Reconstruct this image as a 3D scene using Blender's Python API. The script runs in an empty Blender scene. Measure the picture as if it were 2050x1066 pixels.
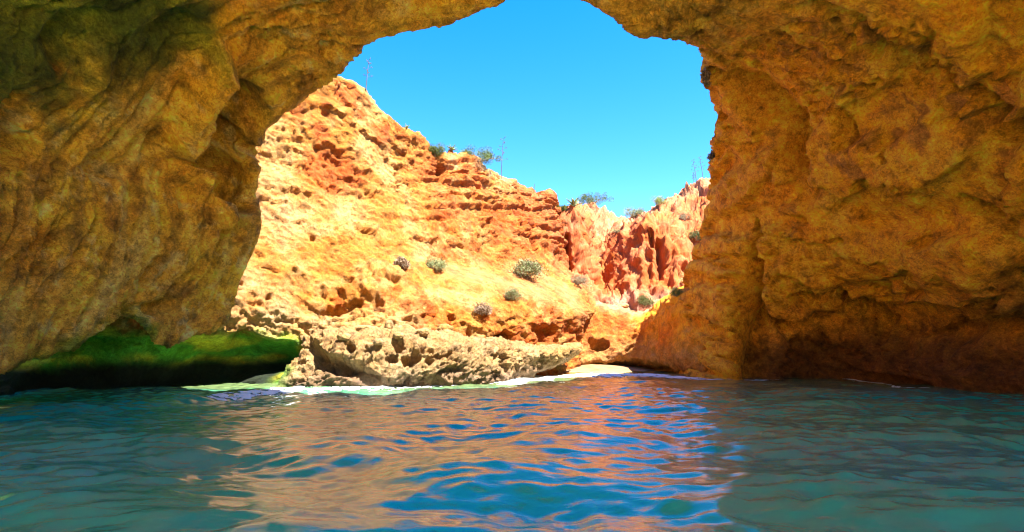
import bpy, math, random
import numpy as np

# ------------------------------------------------------------------ camera, sky, sun, exposure
scene = bpy.context.scene
COL = scene.collection
FPX, CX, CY, CAM_Z, PITCH = 1221.0, 1025.0, 533.0, 1.8, math.radians(7.3)
cam_data = bpy.data.cameras.new("camera")
cam_data.sensor_width = 36.0
cam_data.lens = 36.0 * FPX / 2050.0
cam_data.clip_start, cam_data.clip_end = 0.1, 6000.0
cam = bpy.data.objects.new("camera", cam_data)
cam.location = (0, 0, CAM_Z)
cam.rotation_euler = (math.pi / 2 + PITCH, 0, 0)
COL.objects.link(cam)
scene.camera = cam

SUN_EL, SUN_AZ = math.radians(61), math.radians(62)     # azimuth from -Y (behind the camera) towards +X
to_sun = (math.cos(SUN_EL) * math.sin(SUN_AZ), -math.cos(SUN_EL) * math.cos(SUN_AZ), math.sin(SUN_EL))
world = bpy.data.worlds.new("World"); scene.world = world
world.use_nodes = True
wn = world.node_tree.nodes; wl = world.node_tree.links
sky = wn.new("ShaderNodeTexSky"); sky.sky_type = 'NISHITA'; sky.sun_disc = False
sky.sun_elevation = SUN_EL
sky.sun_rotation = math.atan2(to_sun[0], to_sun[1])
sky.air_density = 1.0; sky.dust_density = 0.3; sky.ozone_density = 4.0; sky.altitude = 0
hs = wn.new("ShaderNodeHueSaturation"); hs.inputs["Hue"].default_value = 0.508; hs.inputs["Saturation"].default_value = 1.4
wl.new(sky.outputs[0], hs.inputs["Color"])
wl.new(hs.outputs[0], wn["Background"].inputs["Color"])
wn["Background"].inputs["Strength"].default_value = 0.082

sun_data = bpy.data.lights.new("sun", 'SUN'); sun_data.energy = 5.0
sun_data.angle = math.radians(0.5); sun_data.color = (1.0, 0.94, 0.84)
sun = bpy.data.objects.new("sun", sun_data); COL.objects.link(sun)
sun.location = (60, -40, 90)
from mathutils import Vector
sun.rotation_euler = Vector(to_sun).to_track_quat('Z', 'Y').to_euler()

vs = scene.view_settings
vs.view_transform = 'Standard'; vs.look = 'None'; vs.gamma = 1.0; vs.use_curve_mapping = False
vs.exposure = 2.65
cy = scene.cycles
cy.max_bounces = 10; cy.diffuse_bounces = 7; cy.glossy_bounces = 4; cy.transmission_bounces = 3
cy.use_denoising = True; cy.filter_width = 1.1
cy.caustics_reflective = False; cy.caustics_refractive = False

# ------------------------------------------------------------------ helpers
TH_C, TH_S = math.cos(PITCH), math.sin(PITCH)
def at(px, py, Y):
    """the world point at distance Y along the bay that stands at this place of the photograph"""
    u = (px - CX) / FPX; v = (CY - py) / FPX
    dy = TH_C - v * TH_S; dz = TH_S + v * TH_C
    return np.array([u * Y / dy, Y, CAM_Z + dz * Y / dy])
def project(P):
    d = P - np.array([0, 0, CAM_Z])
    f = d[..., 1] * TH_C + d[..., 2] * TH_S
    up = -d[..., 1] * TH_S + d[..., 2] * TH_C
    f = np.where(f < 0.5, 0.5, f)
    return CX + FPX * d[..., 0] / f, CY - FPX * up / f
def lin(r, g, b):
    f = lambda c: (c / 255 / 12.92) if c / 255 <= 0.04045 else ((c / 255 + 0.055) / 1.055) ** 2.4
    return np.array([f(r), f(g), f(b)])
def ss(a, b, x):
    t = np.clip((x - a) / (b - a), 0, 1); return t * t * (3 - 2 * t)

_rs = np.random.RandomState(7)
PERM = np.concatenate([_rs.permutation(256)] * 3).astype(np.int32)
GR = _rs.normal(size=(256, 3)).astype(np.float32); GR /= np.linalg.norm(GR, axis=1)[:, None]
CELL = _rs.rand(256, 3).astype(np.float32)
def _chunk(fn, P, n=60000):
    P = np.asarray(P, np.float32)
    return np.concatenate([fn(P[i:i + n]) for i in range(0, len(P), n)]) if len(P) else np.zeros(0, np.float32)
def _perlin(P):
    I = np.floor(P).astype(np.int32); F = P - I; I &= 255
    U = F * F * F * (F * (F * 6 - 15) + 10)
    out = 0
    for dx in (0, 1):
        wx = U[:, 0] if dx else 1 - U[:, 0]
        A = PERM[I[:, 0] + dx]
        for dy in (0, 1):
            wy = U[:, 1] if dy else 1 - U[:, 1]
            B = PERM[A + I[:, 1] + dy]
            for dz in (0, 1):
                wz = U[:, 2] if dz else 1 - U[:, 2]
                g = GR[PERM[B + I[:, 2] + dz]]
                d = g[:, 0] * (F[:, 0] - dx) + g[:, 1] * (F[:, 1] - dy) + g[:, 2] * (F[:, 2] - dz)
                out = out + wx * wy * wz * d
    return out * 1.5
def noise(P, size, seed=0.0):
    return _chunk(_perlin, np.asarray(P, np.float32) / np.asarray(size, np.float32) + np.float32(seed * 17.31 + 50))
def fbm(P, size, octs=4, gain=0.5, seed=0.0, ridged=False):
    out = 0; a = 1.0; tot = 0; s = np.asarray(size, np.float32)
    for o in range(octs):
        n = noise(P, s, seed + o * 1.7)
        if ridged: n = 1 - 2 * np.abs(n)
        out = out + a * n; tot += a; a *= gain; s = s * 0.5
    return out / tot
def _worley(P):
    I = np.floor(P).astype(np.int32); F = P - I; I &= 255
    d1 = np.full(len(P), 9, np.float32); d2 = d1.copy()
    for dx in (-1, 0, 1):
        A = PERM[(I[:, 0] + dx) & 255]
        for dy in (-1, 0, 1):
            B = PERM[A + ((I[:, 1] + dy) & 255)]
            for dz in (-1, 0, 1):
                c = CELL[PERM[B + ((I[:, 2] + dz) & 255)]]
                d = (c[:, 0] + dx - F[:, 0]) ** 2 + (c[:, 1] + dy - F[:, 1]) ** 2 + (c[:, 2] + dz - F[:, 2]) ** 2
                d2 = np.minimum(d2, np.maximum(d, d1)); d1 = np.minimum(d1, d)
    return np.stack([np.sqrt(d1), np.sqrt(d2)], 1)
def worley(P, size, seed=0.0):
    return _chunk(_worley, np.asarray(P, np.float32) / np.asarray(size, np.float32) + np.float32(seed * 13.7 + 40))

def _blocks(P):
    """one random value for each cell of broken rock"""
    I = np.floor(P).astype(np.int32); F = P - I; I &= 255
    d1 = np.full(len(P), 9, np.float32); val = np.zeros(len(P), np.float32)
    for dx in (-1, 0, 1):
        A = PERM[(I[:, 0] + dx) & 255]
        for dy in (-1, 0, 1):
            B = PERM[A + ((I[:, 1] + dy) & 255)]
            for dz in (-1, 0, 1):
                h = PERM[B + ((I[:, 2] + dz) & 255)]
                c = CELL[h]
                g = GR[PERM[h + 7]]
                ox, oy, oz = F[:, 0] - c[:, 0] - dx, F[:, 1] - c[:, 1] - dy, F[:, 2] - c[:, 2] - dz
                d = ox * ox + oy * oy + oz * oz
                v = (h / 255.0) + 0.55 * (g[:, 0] * ox + g[:, 1] * oy + g[:, 2] * oz)      # each block has its own tilted face
                m = d < d1
                val = np.where(m, v, val); d1 = np.minimum(d1, d)
    val = val - 0.5
    return np.where(val < 0, 0.35 * val, val)          # proud blocks rather than pits
def blocks(P, size, seed=0.0, warp=0.25):
    P = np.asarray(P, np.float32); m = float(np.mean(size))
    P = P + warp * m * np.stack([fbm(P, m * 0.9, 3, .6, seed + 5 * c) for c in range(3)], 1)
    return _chunk(_blocks, P / np.asarray(size, np.float32) + np.float32(seed * 11.3 + 40))
def rot_y_tilt(P, deg_x, deg_y):
    a, b = math.radians(deg_x), math.radians(deg_y)
    Rx = np.array([[1, 0, 0], [0, math.cos(a), -math.sin(a)], [0, math.sin(a), math.cos(a)]])
    Ry = np.array([[math.cos(b), 0, math.sin(b)], [0, 1, 0], [-math.sin(b), 0, math.cos(b)]])
    return P @ (Rx @ Ry).T

# ---- surfaces spanned over a net of control points
def _interp(G, t_knots, ts):
    """nonuniform cubic through the knots along axis 0"""
    h = np.diff(t_knots)
    d = np.diff(G, axis=0) / h[:, None, None]
    m = np.empty_like(G)
    m[0], m[-1] = d[0], d[-1]
    m[1:-1] = (d[1:] * h[:-1, None, None] + d[:-1] * h[1:, None, None]) / (h[1:] + h[:-1])[:, None, None]
    k = np.clip(np.searchsorted(t_knots, ts, side='right') - 1, 0, len(h) - 1)
    s = ((ts - t_knots[k]) / h[k])[:, None, None]; hk = h[k][:, None, None]
    return ((2 * s**3 - 3 * s**2 + 1) * G[k] + (s**3 - 2 * s**2 + s) * hk * m[k]
            + (-2 * s**3 + 3 * s**2) * G[k + 1] + (s**3 - s**2) * hk * m[k + 1])
def _knots(G, px):
    """knot positions (metres) and sample parameters along axis 0: about one sample per px pixels where the camera sees it"""
    L = np.linalg.norm(np.diff(G, axis=0), axis=2)
    h = np.maximum(L.mean(1), 0.15)
    t = np.concatenate([[0], np.cumsum(h)])
    X, Y = project(G)
    ins = (X > -120) & (X < 2170) & (Y > -120) & (Y < 1180) & (G[..., 1] > 1)
    seg = np.hypot(np.diff(X, axis=0), np.diff(Y, axis=0))
    ts = []
    for i in range(len(h)):
        vis = ins[i] | ins[i + 1]
        if vis.any(): n = int(max(2, np.percentile(np.where(vis, seg[i], 0), 80) / px))
        else: n = int(max(3, h[i] / 0.5))
        n = min(n, 400)
        ts.append(np.linspace(t[i], t[i + 1], n, endpoint=False))
    ts.append([t[-1]])
    return t, np.concatenate(ts)
def span(G, px=4.0, px2=None):
    G = np.asarray(G, float)
    t, ts = _knots(G, px2 or px); G2 = _interp(G, t, ts)
    t, ts = _knots(G.transpose(1, 0, 2), px)
    return _interp(G2.transpose(1, 0, 2), t, ts).transpose(1, 0, 2)
def normals(S, flip=False):
    du = np.gradient(S, axis=0); dv = np.gradient(S, axis=1)
    n = np.cross(du, dv); n /= np.linalg.norm(n, axis=2, keepdims=True) + 1e-9
    return -n if flip else n
def facing(S, ref):
    """+1/-1 so that the normals look towards ref"""
    n = normals(S); d = np.sum(n * (np.asarray(ref) - S), axis=2)
    return np.median(d) < 0
def grid_faces(nu, nv):
    i = np.arange(nu * nv).reshape(nu, nv)
    return np.stack([i[:-1, :-1], i[1:, :-1], i[1:, 1:], i[:-1, 1:]], -1).reshape(-1, 4)
def smooth2(A, it):
    for _ in range(it):
        B = np.pad(A, ((1, 1), (1, 1), (0, 0)), mode='edge')
        A = (B[:-2, 1:-1] + B[2:, 1:-1] + B[1:-1, :-2] + B[1:-1, 2:] + 4 * A) / 8
    return A

def mesh_obj(name, V, F, mat, parent=None, tint=None, smooth=True):
    V = np.asarray(V, np.float32).reshape(-1, 3); F = np.asarray(F, np.int32)
    k = F.shape[1]
    me = bpy.data.meshes.new(name)
    me.vertices.add(len(V)); me.vertices.foreach_set("co", V.ravel())
    me.loops.add(F.size); me.loops.foreach_set("vertex_index", F.ravel())
    me.polygons.add(len(F)); me.polygons.foreach_set("loop_start", np.arange(0, F.size, k, dtype=np.int32))
    me.update(calc_edges=True)
    me.polygons.foreach_set("use_smooth", np.full(len(F), smooth))
    if tint is not None:
        a = me.color_attributes.new("tint", 'FLOAT_COLOR', 'POINT')
        c = np.ones((len(V), 4), np.float32); c[:, :3] = tint
        a.data.foreach_set("color", c.ravel())
    me.materials.append(mat)
    o = bpy.data.objects.new(name, me); COL.objects.link(o)
    if parent is not None: o.parent = parent
    return o
def tag(o, label=None, cat=None, group=None, kind=None):
    if label: o["label"] = label
    if cat: o["category"] = cat
    if group: o["group"] = group
    if kind: o["kind"] = kind
    return o

def carve(S, N, cuts):
    """push the surface in (+) or out (-) round points or along lines: (points, radius, depth)"""
    P = S.reshape(-1, 3); D = np.zeros(len(P))
    for pts, rad, dep in cuts:
        pts = np.atleast_2d(np.asarray(pts, float))
        rads = np.broadcast_to(np.asarray(rad, float), (len(pts),))
        lo, hi = pts.min(0) - rads.max() * 1.6, pts.max(0) + rads.max() * 1.6
        sel = np.where(np.all((P > lo) & (P < hi), 1))[0]
        if not len(sel): continue
        Q = P[sel] + 0.35 * rads.min() * np.stack([noise(P[sel], rads.max() * 0.7, 3 + c) for c in range(3)], 1)
        best = np.full(len(sel), 9.0)
        if len(pts) == 1:
            best = np.linalg.norm(Q - pts[0], axis=1) / rads[0]
        for a, b, ra, rb in zip(pts[:-1], pts[1:], rads[:-1], rads[1:]):
            ab = b - a; t = np.clip((Q - a) @ ab / (ab @ ab), 0, 1)
            best = np.minimum(best, np.linalg.norm(Q - a - t[:, None] * ab, axis=1) / (ra + (rb - ra) * t))
        D[sel] += dep * (1 - ss(0.35, 1.0, best))
    return D.reshape(S.shape[:2])
def zone(P, pts, rad, soft=0.5, wob=0.35, seed=0):
    """0..1 mask round points of the rock face (patches of mineral, algae, stain, painted light)"""
    pts = np.atleast_2d(np.asarray(pts, float)); rads = np.broadcast_to(np.asarray(rad, float), (len(pts),))
    out = np.zeros(len(P)); near = np.zeros(len(P), bool)
    for p, r in zip(pts, rads): near |= np.all(np.abs(P - p) < 2.6 * r, axis=1)
    idx = np.where(near)[0]
    if not len(idx): return out
    P = P[idx]; m = np.zeros(len(P))
    w = 1 + wob * 2 * fbm(P, rads.mean() * 0.8, 4, 0.6, seed + 2.2)
    for p, r in zip(pts, rads):
        d = np.linalg.norm(P - p, axis=1) / r * w
        m = np.maximum(m, 1 - ss(1 - soft, 1 + soft * 0.4, d))
    out[idx] = m
    return out
def mixc(C, col, m):
    return C + (np.asarray(col) - C) * np.clip(m, 0, 1)[:, None]

# ------------------------------------------------------------------ materials
def new_mat(name):
    m = bpy.data.materials.new(name); m.use_nodes = True
    return m, m.node_tree.nodes, m.node_tree.links, m.node_tree.nodes["Principled BSDF"]
def rock_mat(name, grain=6.0, bump=0.06, rough=0.9, contrast=0.45, stretch=(1, 1, 1), tilt=(0, 0, 0), strength=0.9, shift=(1.1, 0.95, 0.8), fleck=0.3):
    m, n, l, bs = new_mat(name)
    bs.inputs["Roughness"].default_value = rough
    bs.inputs["Specular IOR Level"].default_value = 0.25
    tc = n.new("ShaderNodeTexCoord"); mp = n.new("ShaderNodeMapping")
    mp.inputs["Scale"].default_value = stretch; mp.inputs["Rotation"].default_value = tilt
    l.new(tc.outputs["Object"], mp.inputs["Vector"])
    at_ = n.new("ShaderNodeAttribute"); at_.attribute_name = "tint"
    n1 = n.new("ShaderNodeTexNoise"); n1.inputs["Scale"].default_value = grain * 0.35; n1.inputs["Detail"].default_value = 8; n1.inputs["Roughness"].default_value = 0.68
    n2 = n.new("ShaderNodeTexNoise"); n2.inputs["Scale"].default_value = grain * 1.6; n2.inputs["Detail"].default_value = 6; n2.inputs["Roughness"].default_value = 0.75
    n2.inputs["Distortion"].default_value = 0.6
    vo = n.new("ShaderNodeTexVoronoi"); vo.inputs["Scale"].default_value = grain * 0.8; vo.feature = 'F1'; vo.distance = 'EUCLIDEAN'
    for t in (n1, n2, vo): l.new(mp.outputs[0], t.inputs["Vector"])
    r1 = n.new("ShaderNodeMapRange"); r1.inputs["From Min"].default_value = 0.3; r1.inputs["From Max"].default_value = 0.7
    r1.inputs["To Min"].default_value = 1 - contrast; r1.inputs["To Max"].default_value = 1 + contrast * 1.0
    l.new(n1.outputs["Fac"], r1.inputs["Value"])
    r2 = n.new("ShaderNodeMapRange"); r2.inputs["From Min"].default_value = 0.3; r2.inputs["From Max"].default_value = 0.7
    r2.inputs["To Min"].default_value = 1 - contrast * 0.5; r2.inputs["To Max"].default_value = 1 + contrast * 0.35
    l.new(n2.outputs["Fac"], r2.inputs["Value"])
    mu = n.new("ShaderNodeMath"); mu.operation = 'MULTIPLY'; l.new(r1.outputs[0], mu.inputs[0]); l.new(r2.outputs[0], mu.inputs[1])
    vm = n.new("ShaderNodeVectorMath"); vm.operation = 'SCALE'
    l.new(at_.outputs["Color"], vm.inputs[0]); l.new(mu.outputs[0], vm.inputs["Scale"])
    fl = n.new("ShaderNodeTexNoise"); fl.inputs["Scale"].default_value = grain * 3.2; fl.inputs["Detail"].default_value = 9; fl.inputs["Roughness"].default_value = 0.8; fl.inputs["Distortion"].default_value = 1.2
    l.new(mp.outputs[0], fl.inputs["Vector"])
    rf = n.new("ShaderNodeMapRange"); rf.inputs["From Min"].default_value = 0.36; rf.inputs["From Max"].default_value = 0.64
    rf.inputs["To Min"].default_value = 1 - fleck; rf.inputs["To Max"].default_value = 1 + fleck * 1.0
    l.new(fl.outputs["Fac"], rf.inputs["Value"])
    mu2 = n.new("ShaderNodeMath"); mu2.operation = 'MULTIPLY'; l.new(mu.outputs[0], mu2.inputs[0]); l.new(rf.outputs[0], mu2.inputs[1])
    l.new(mu2.outputs[0], vm.inputs["Scale"])
    # small drifts of hue: sandier and redder grains
    n3 = n.new("ShaderNodeTexNoise"); n3.inputs["Scale"].default_value = grain * 0.22; n3.inputs["Detail"].default_value = 7; n3.inputs["Roughness"].default_value = 0.7
    l.new(mp.outputs[0], n3.inputs["Vector"])
    r3 = n.new("ShaderNodeMapRange"); r3.inputs["From Min"].default_value = 0.4; r3.inputs["From Max"].default_value = 0.62
    l.new(n3.outputs["Fac"], r3.inputs["Value"])
    vm2 = n.new("ShaderNodeVectorMath"); vm2.operation = 'MULTIPLY'; vm2.inputs[1].default_value = shift
    l.new(vm.outputs[0], vm2.inputs[0])
    mx = n.new("ShaderNodeMix"); mx.data_type = 'RGBA'
    l.new(r3.outputs[0], mx.inputs["Factor"]); l.new(vm.outputs[0], mx.inputs["A"]); l.new(vm2.outputs[0], mx.inputs["B"])
    vmin = n.new("ShaderNodeVectorMath"); vmin.operation = 'MINIMUM'; vmin.inputs[1].default_value = (0.9, 0.88, 0.88)
    l.new(mx.outputs["Result"], vmin.inputs[0])
    l.new(vmin.outputs[0], bs.inputs["Base Color"])
    h1 = n.new("ShaderNodeMath"); h1.operation = 'MULTIPLY'; h1.inputs[1].default_value = 0.6; l.new(n2.outputs["Fac"], h1.inputs[0])
    h2 = n.new("ShaderNodeMath"); h2.operation = 'ADD'; l.new(n1.outputs["Fac"], h2.inputs[0]); l.new(h1.outputs[0], h2.inputs[1])
    h4 = n.new("ShaderNodeMath"); h4.operation = "MULTIPLY_ADD"; h4.inputs[1].default_value = 0.35; l.new(fl.outputs["Fac"], h4.inputs[0]); l.new(h2.outputs[0], h4.inputs[2])
    h3 = n.new("ShaderNodeMath"); h3.operation = 'MULTIPLY_ADD'; h3.inputs[1].default_value = 0.5
    l.new(vo.outputs["Distance"], h3.inputs[0]); l.new(h4.outputs[0], h3.inputs[2])
    bp = n.new("ShaderNodeBump"); bp.inputs["Strength"].default_value = strength; bp.inputs["Distance"].default_value = bump * 4
    l.new(h3.outputs[0], bp.inputs["Height"]); l.new(bp.outputs[0], bs.inputs["Normal"])
    return m
MAT_CAVE = rock_mat("cave_limestone", grain=5.5, bump=0.085, contrast=0.7, fleck=0.5, stretch=(1, 0.7, 1), tilt=(0.3, 0.5, 0.2), strength=1.0)
MAT_CLIFF = rock_mat("sandstone", grain=4.0, bump=0.07, contrast=0.45, fleck=0.4, strength=1.0, shift=(1.04, 0.8, 0.5))
MAT_RED = rock_mat("red_sandstone", grain=3.0, bump=0.06, contrast=0.35, stretch=(1.3, 1.3, 0.45), shift=(1.1, 0.85, 0.7))
MAT_LEDGE = rock_mat("weathered_limestone", grain=5.5, bump=0.085, contrast=0.42, strength=1.0, shift=(1.0, 0.9, 0.7))
MAT_SAND = rock_mat("sand", grain=9.0, bump=0.01, contrast=0.2, strength=0.4)

# colours of stone, algae and stain
CREAM = np.array([0.41, 0.238, 0.08]); GOLD = np.array([0.39, 0.165, 0.025]); ORANGE = np.array([0.37, 0.09, 0.010])
RED = np.array([0.37, 0.10, 0.028]); PALE = np.array([0.44, 0.28, 0.13]); BROWN = np.array([0.30, 0.14, 0.03])
OCHRE = np.array([0.94, 0.43, 0.022]); OLIVE = np.array([0.84, 0.47, 0.06]); ALGAE = np.array([0.20, 0.26, 0.02])
DARKALGAE = np.array([0.05, 0.08, 0.010]); UMBER = np.array([0.15, 0.06, 0.014]); PINK = np.array([0.42, 0.18, 0.065])
RUST = np.array([0.76, 0.28, 0.015])

# ------------------------------------------------------------------ the cave (left wall, roof, right wall)
# spokes run from the mouth of the cave inwards; (px, py, Y) where the photograph shows them, then world points behind the camera
W = lambda x, y, z: np.array([x, y, z], float)
spokes = [
 # left wall, from its lower lip up
 [(445,648,22.0),(385,668,20.8),(330,695,19.6),(250,642,18.3),(120,712,16.8),(0,742,15.4), W(-14.2,6,0.9),W(-13,-5,0.6),W(-6,-13,0.4)],
 [(462,600,22.3),(400,612,21.0),(330,622,19.5),(240,600,18.0),(110,620,16.3),(0,632,14.9), W(-13.9,6,2.4),W(-12.7,-5,2.0),W(-6,-13,1.6)],
 [(498,512,22.0),(420,515,20.6),(330,520,19.0),(220,515,17.2),(105,515,15.6),(0,515,14.2), W(-13.2,6,3.8),W(-12,-5,3.2),W(-5.5,-13,2.6)],
 [(513,430,21.5),(440,425,20.2),(350,420,18.6),(230,415,16.7),(110,405,15.0),(0,400,13.7), W(-12.4,6,5.2),W(-11,-5,4.4),W(-5,-13,3.6)],
 [(506,360,21.3),(430,345,20.4),(350,320,18.6),(230,300,16.0),(110,290,14.3),(0,280,12.9), W(-11.2,5.5,6.4),W(-10,-5,5.4),W(-4.5,-13,4.4)],
 [(521,275,20.7),(455,268,19.5),(360,235,17.4),(240,190,15.0),(110,160,13.3),(0,140,12.0), W(-9.8,5,7.5),W(-8.6,-5,6.4),W(-4,-13,5)],
 [(605,203,20.2),(535,160,18.5),(440,125,16.7),(300,70,14.4),(150,25,12.5),(0,-10,11.1), W(-8,4.5,8.5),W(-7,-5,7.2),W(-3.3,-13,5.6)],
 [(680,147,19.7),(625,85,17.8),(550,30,15.9),(430,-50,13.7),(300,-140,11.6),(160,-240,9.8), W(-5.8,4,9.3),W(-5,-5,7.8),W(-2.4,-13,6)],
 [(709,98,19.3),(680,35,17.5),(640,-25,15.8),(560,-130,13.5),(470,-260,11.3),(380,-400,9.4), W(-4.3,3.5,9.9),W(-3.5,-5,8.2),W(-1.6,-13,6.3)],
 [(752,62,19.0),(738,5,17.3),(715,-60,15.6),(670,-180,13.3),(620,-330,11.0),(560,-520,9.2), W(-2.9,3,10.3),W(-2.2,-5,8.5),W(-1,-13,6.4)],
 [(850,38,18.6),(845,-15,17.1),(838,-85,15.4),(820,-210,13.2),(800,-370,11.0),(780,-570,9.2), W(-1.4,3,10.6),W(-1,-5,8.7),W(-.5,-13,6.5)],
 [(1000,8,18.2),(1000,-45,16.8),(1000,-115,15.2),(1000,-240,13.1),(1000,-400,11.0),(1000,-600,9.2), W(-.1,3,10.8),W(0,-5,8.9),W(0,-13,6.6)],
 [(1060,-12,18.1),(1075,-65,16.8),(1080,-130,15.2),(1090,-260,13.1),(1100,-420,11.0),(1110,-620,9.2), W(.7,3,10.8),W(.7,-5,8.9),W(.4,-13,6.6)],
 [(1188,-4,18.2),(1200,-50,16.9),(1215,-110,15.3),(1235,-240,13.2),(1260,-390,11.0),(1290,-580,9.2), W(1.8,3,10.6),W(1.6,-5,8.8),W(.8,-13,6.5)],
 [(1262,30,18.5),(1305,-10,17.3),(1350,-65,15.9),(1420,-180,13.6),(1490,-330,11.2),(1560,-500,9.4), W(3.2,3,10.2),W(2.8,-5,8.4),W(1.4,-13,6.3)],
 [(1284,54,18.9),(1350,22,17.9),(1430,-25,16.5),(1540,-120,14.0),(1650,-240,11.6),(1770,-380,9.7), W(4.6,3.5,9.6),W(4,-5,8),W(2,-13,6)],
 [(1345,66,20.3),(1420,55,19.3),(1530,10,17.5),(1680,-50,14.8),(1840,-130,12.3),(2010,-220,10.3), W(6.4,4,9),W(5.6,-5,7.5),W(2.8,-13,5.6)],
 [(1406,97,22.8),(1480,115,21.6),(1590,95,19.6),(1740,60,16.7),(1900,20,14.0),(2050,-20,11.9), W(9,5,8),W(8,-5,6.8),W(4,-13,5.2)],
 [(1411,150,25.0),(1490,175,23.6),(1600,180,21.4),(1750,165,18.3),(1900,140,15.6),(2050,120,13.4), W(11,5.5,7),W(10,-5,6),W(5,-13,4.6)],
 [(1424,212,27.0),(1500,240,25.2),(1610,255,22.8),(1760,262,19.6),(1900,260,17.0),(2050,250,14.7), W(12.6,6,6),W(11.4,-5,5),W(5.6,-13,4)],
 [(1415,262,28.5),(1500,300,26.6),(1620,335,24.0),(1760,350,20.9),(1900,360,18.2),(2050,365,15.9), W(13.7,6,5),W(12.5,-5,4.2),W(6,-13,3.4)],
 [(1436,320,31.3),(1510,365,27.9),(1630,410,25.6),(1770,430,22.4),(1910,450,19.5),(2050,460,17.2), W(14.9,6.5,4.1),W(13.6,-5,3.5),W(6.4,-13,2.8)],
 [(1431,380,33.4),(1505,435,29.0),(1640,480,26.4),(1780,515,23.9),(1920,540,20.7),(2050,555,18.6), W(16,6.5,3.2),W(14.6,-5,2.7),W(6.8,-13,2.2)],
 [(1408,470,35.4),(1498,520,30.2),(1650,560,28.0),(1790,590,25.6),(1930,620,22.0),(2050,640,20.0), W(17.2,7,2.2),W(15.6,-5,2),W(7.2,-13,1.6)],
 [(1384,575,37.0),(1488,605,31.3),(1655,640,29.8),(1800,655,27.0),(1930,685,23.2),(2050,705,21.2), W(18.2,7,1.3),W(16.4,-5,1.2),W(7.5,-13,1)],
 [(1378,640,36.9),(1480,670,31.9),(1655,690,31.5),(1800,710,27.7),(1930,735,23.9),(2050,750,21.9), W(18.7,7,.6),W(16.8,-5,.5),W(7.6,-13,.4)],
 [(1380,715,36.2),(1476,725,31.9),(1655,735,31.9),(1800,752,28.1),(1930,770,24.4),(2050,785,22.2), W(18.9,7,.1),W(17,-5,.1),W(7.7,-13,.1)],
 [(1388,764,34.8),(1478,764,31.4),(1655,762,32.2),(1800,775,28.4),(1930,792,24.8),(2050,805,22.6), W(19.2,7,-.6),W(17.2,-5,-.6),W(7.8,-13,-.6)],
 [(1390,800,34.8),(1480,800,31.4),(1655,800,32.4),(1800,815,28.6),(1930,840,25.0),(2050,860,22.8), W(19.5,7,-2),W(17.4,-5,-2),W(8,-13,-2)],
]
def pt(p): return p if isinstance(p, np.ndarray) else at(*p)
ns = len(spokes)
ext = {0: [(-1.2,1.2,.1),(-4,4,.4),(-9,6,1)], 3: [(-.7,.8,0),(-3,3,.3),(-9,4,1.5)], 5: [(-.5,.8,.3),(-2.8,2.4,2),(-7,1,6)],
       8: [(-.2,.7,.7),(-.6,.8,3),(-2,-5,7)], 13: [(0,.6,.7),(0,.6,3),(0,-6,6.5)], 16: [(.3,.8,.7),(1,1.2,2.6),(4,-2,5.5)],
       17: [(.4,1.0,.5),(1.5,2.2,2.0),(6,2,4)], 18: [(.5,1.2,.2),(2.5,3.4,1),(9,7,2)], 23: [(.6,1.4,.1),(3,4,.3),(9,10,1)],
       24: [(.1,1.4,.0),(.6,3.5,.0),(4,9,0)], ns - 1: [(.1,1.6,0),(.6,4,0),(4,10,0)]}
ek = sorted(ext); ev = np.array([ext[k] for k in ek], float)
grid = []
for i, sp in enumerate(spokes):
    row = [pt(p) for p in sp]
    e = np.stack([[np.interp(i, ek, ev[:, a, b]) for b in range(3)] for a in range(3)])
    grid.append([row[0] + e[2], row[0] + e[1], row[0] + e[0]] + row)
grid = np.array(grid)
# the seaward mouth behind the camera: the shell ends there in a thick outer edge
b1 = grid[:, -3].copy(); ctr = np.array([1.5, 0, 2.0])
b1[:, 1] = np.maximum(b1[:, 1], 5.0); grid[:, -3] = b1
b2 = b1 + (b1 - ctr) * np.array([0.28, 0, 0.45]); b2[:, 1] = 0.0
b3 = b2 + (b2 - ctr) * np.array([0.55, 0, 0.6]); b3[:, 1] = 2.0
grid[:, -2] = b2; grid[:, -1] = b3
under1 = grid[0] + np.array([-1.2, 2.2, 0.75]); under2 = grid[0] + np.array([-4.5, 7.5, 1.3])
under1[-3:, 0] = grid[0][-3:, 0] * 1.06; under2[-3:, 0] = grid[0][-3:, 0] * 1.12
under1[-3:, 1] = grid[0][-3:, 1]; under2[-3:, 1] = grid[0][-3:, 1]
under1[-3:, 2] = -0.2; under2[-3:, 2] = -1.5
under1[:3] = grid[0][:3] + np.array([-0.8, 0.8, 0.5]); under2[:3] = grid[0][:3] + np.array([-3, 3, 1.2])
grid = np.concatenate([under2[None], under1[None], grid])
S = span(grid, 4.1)
flip = facing(S[:, S.shape[1] // 3:], (0, 8, 3))
N = normals(S, flip)
P = S.reshape(-1, 3)
right = ss(5, 10, P[:, 0])
PR = rot_y_tilt(P, 0, -30)
SU = np.cumsum(np.linalg.norm(np.diff(S, axis=1, prepend=S[:, :1]), axis=2), axis=1)
SV = np.cumsum(np.linalg.norm(np.diff(S, axis=0, prepend=S[:1]), axis=2), axis=0)
SV = np.repeat(SV[:, S.shape[1] // 3][:, None], S.shape[1], 1)
UV = np.stack([SU.ravel() + 0.35 * SV.ravel(), SV.ravel(), 0 * SU.ravel()], 1)
UV[:, 0] += 0.8 * fbm(P, 3.0, 2, .5, 4)
bands = fbm(UV, (1.5, 13.0, 9), 4, 0.6, 2, True)
left_d = (0.65 * fbm(P, 5.5, 2, 0.5, 1) + 0.34 * bands + 0.17 * fbm(UV, (0.4, 1.6, 9), 3, 0.6, 5, True) + 0.08 * blocks(P, (1.2, 1.6, 0.9), 3))
calm = ss(-.15, .2, fbm(P, 4.0, 2, .5, 10))
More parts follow.
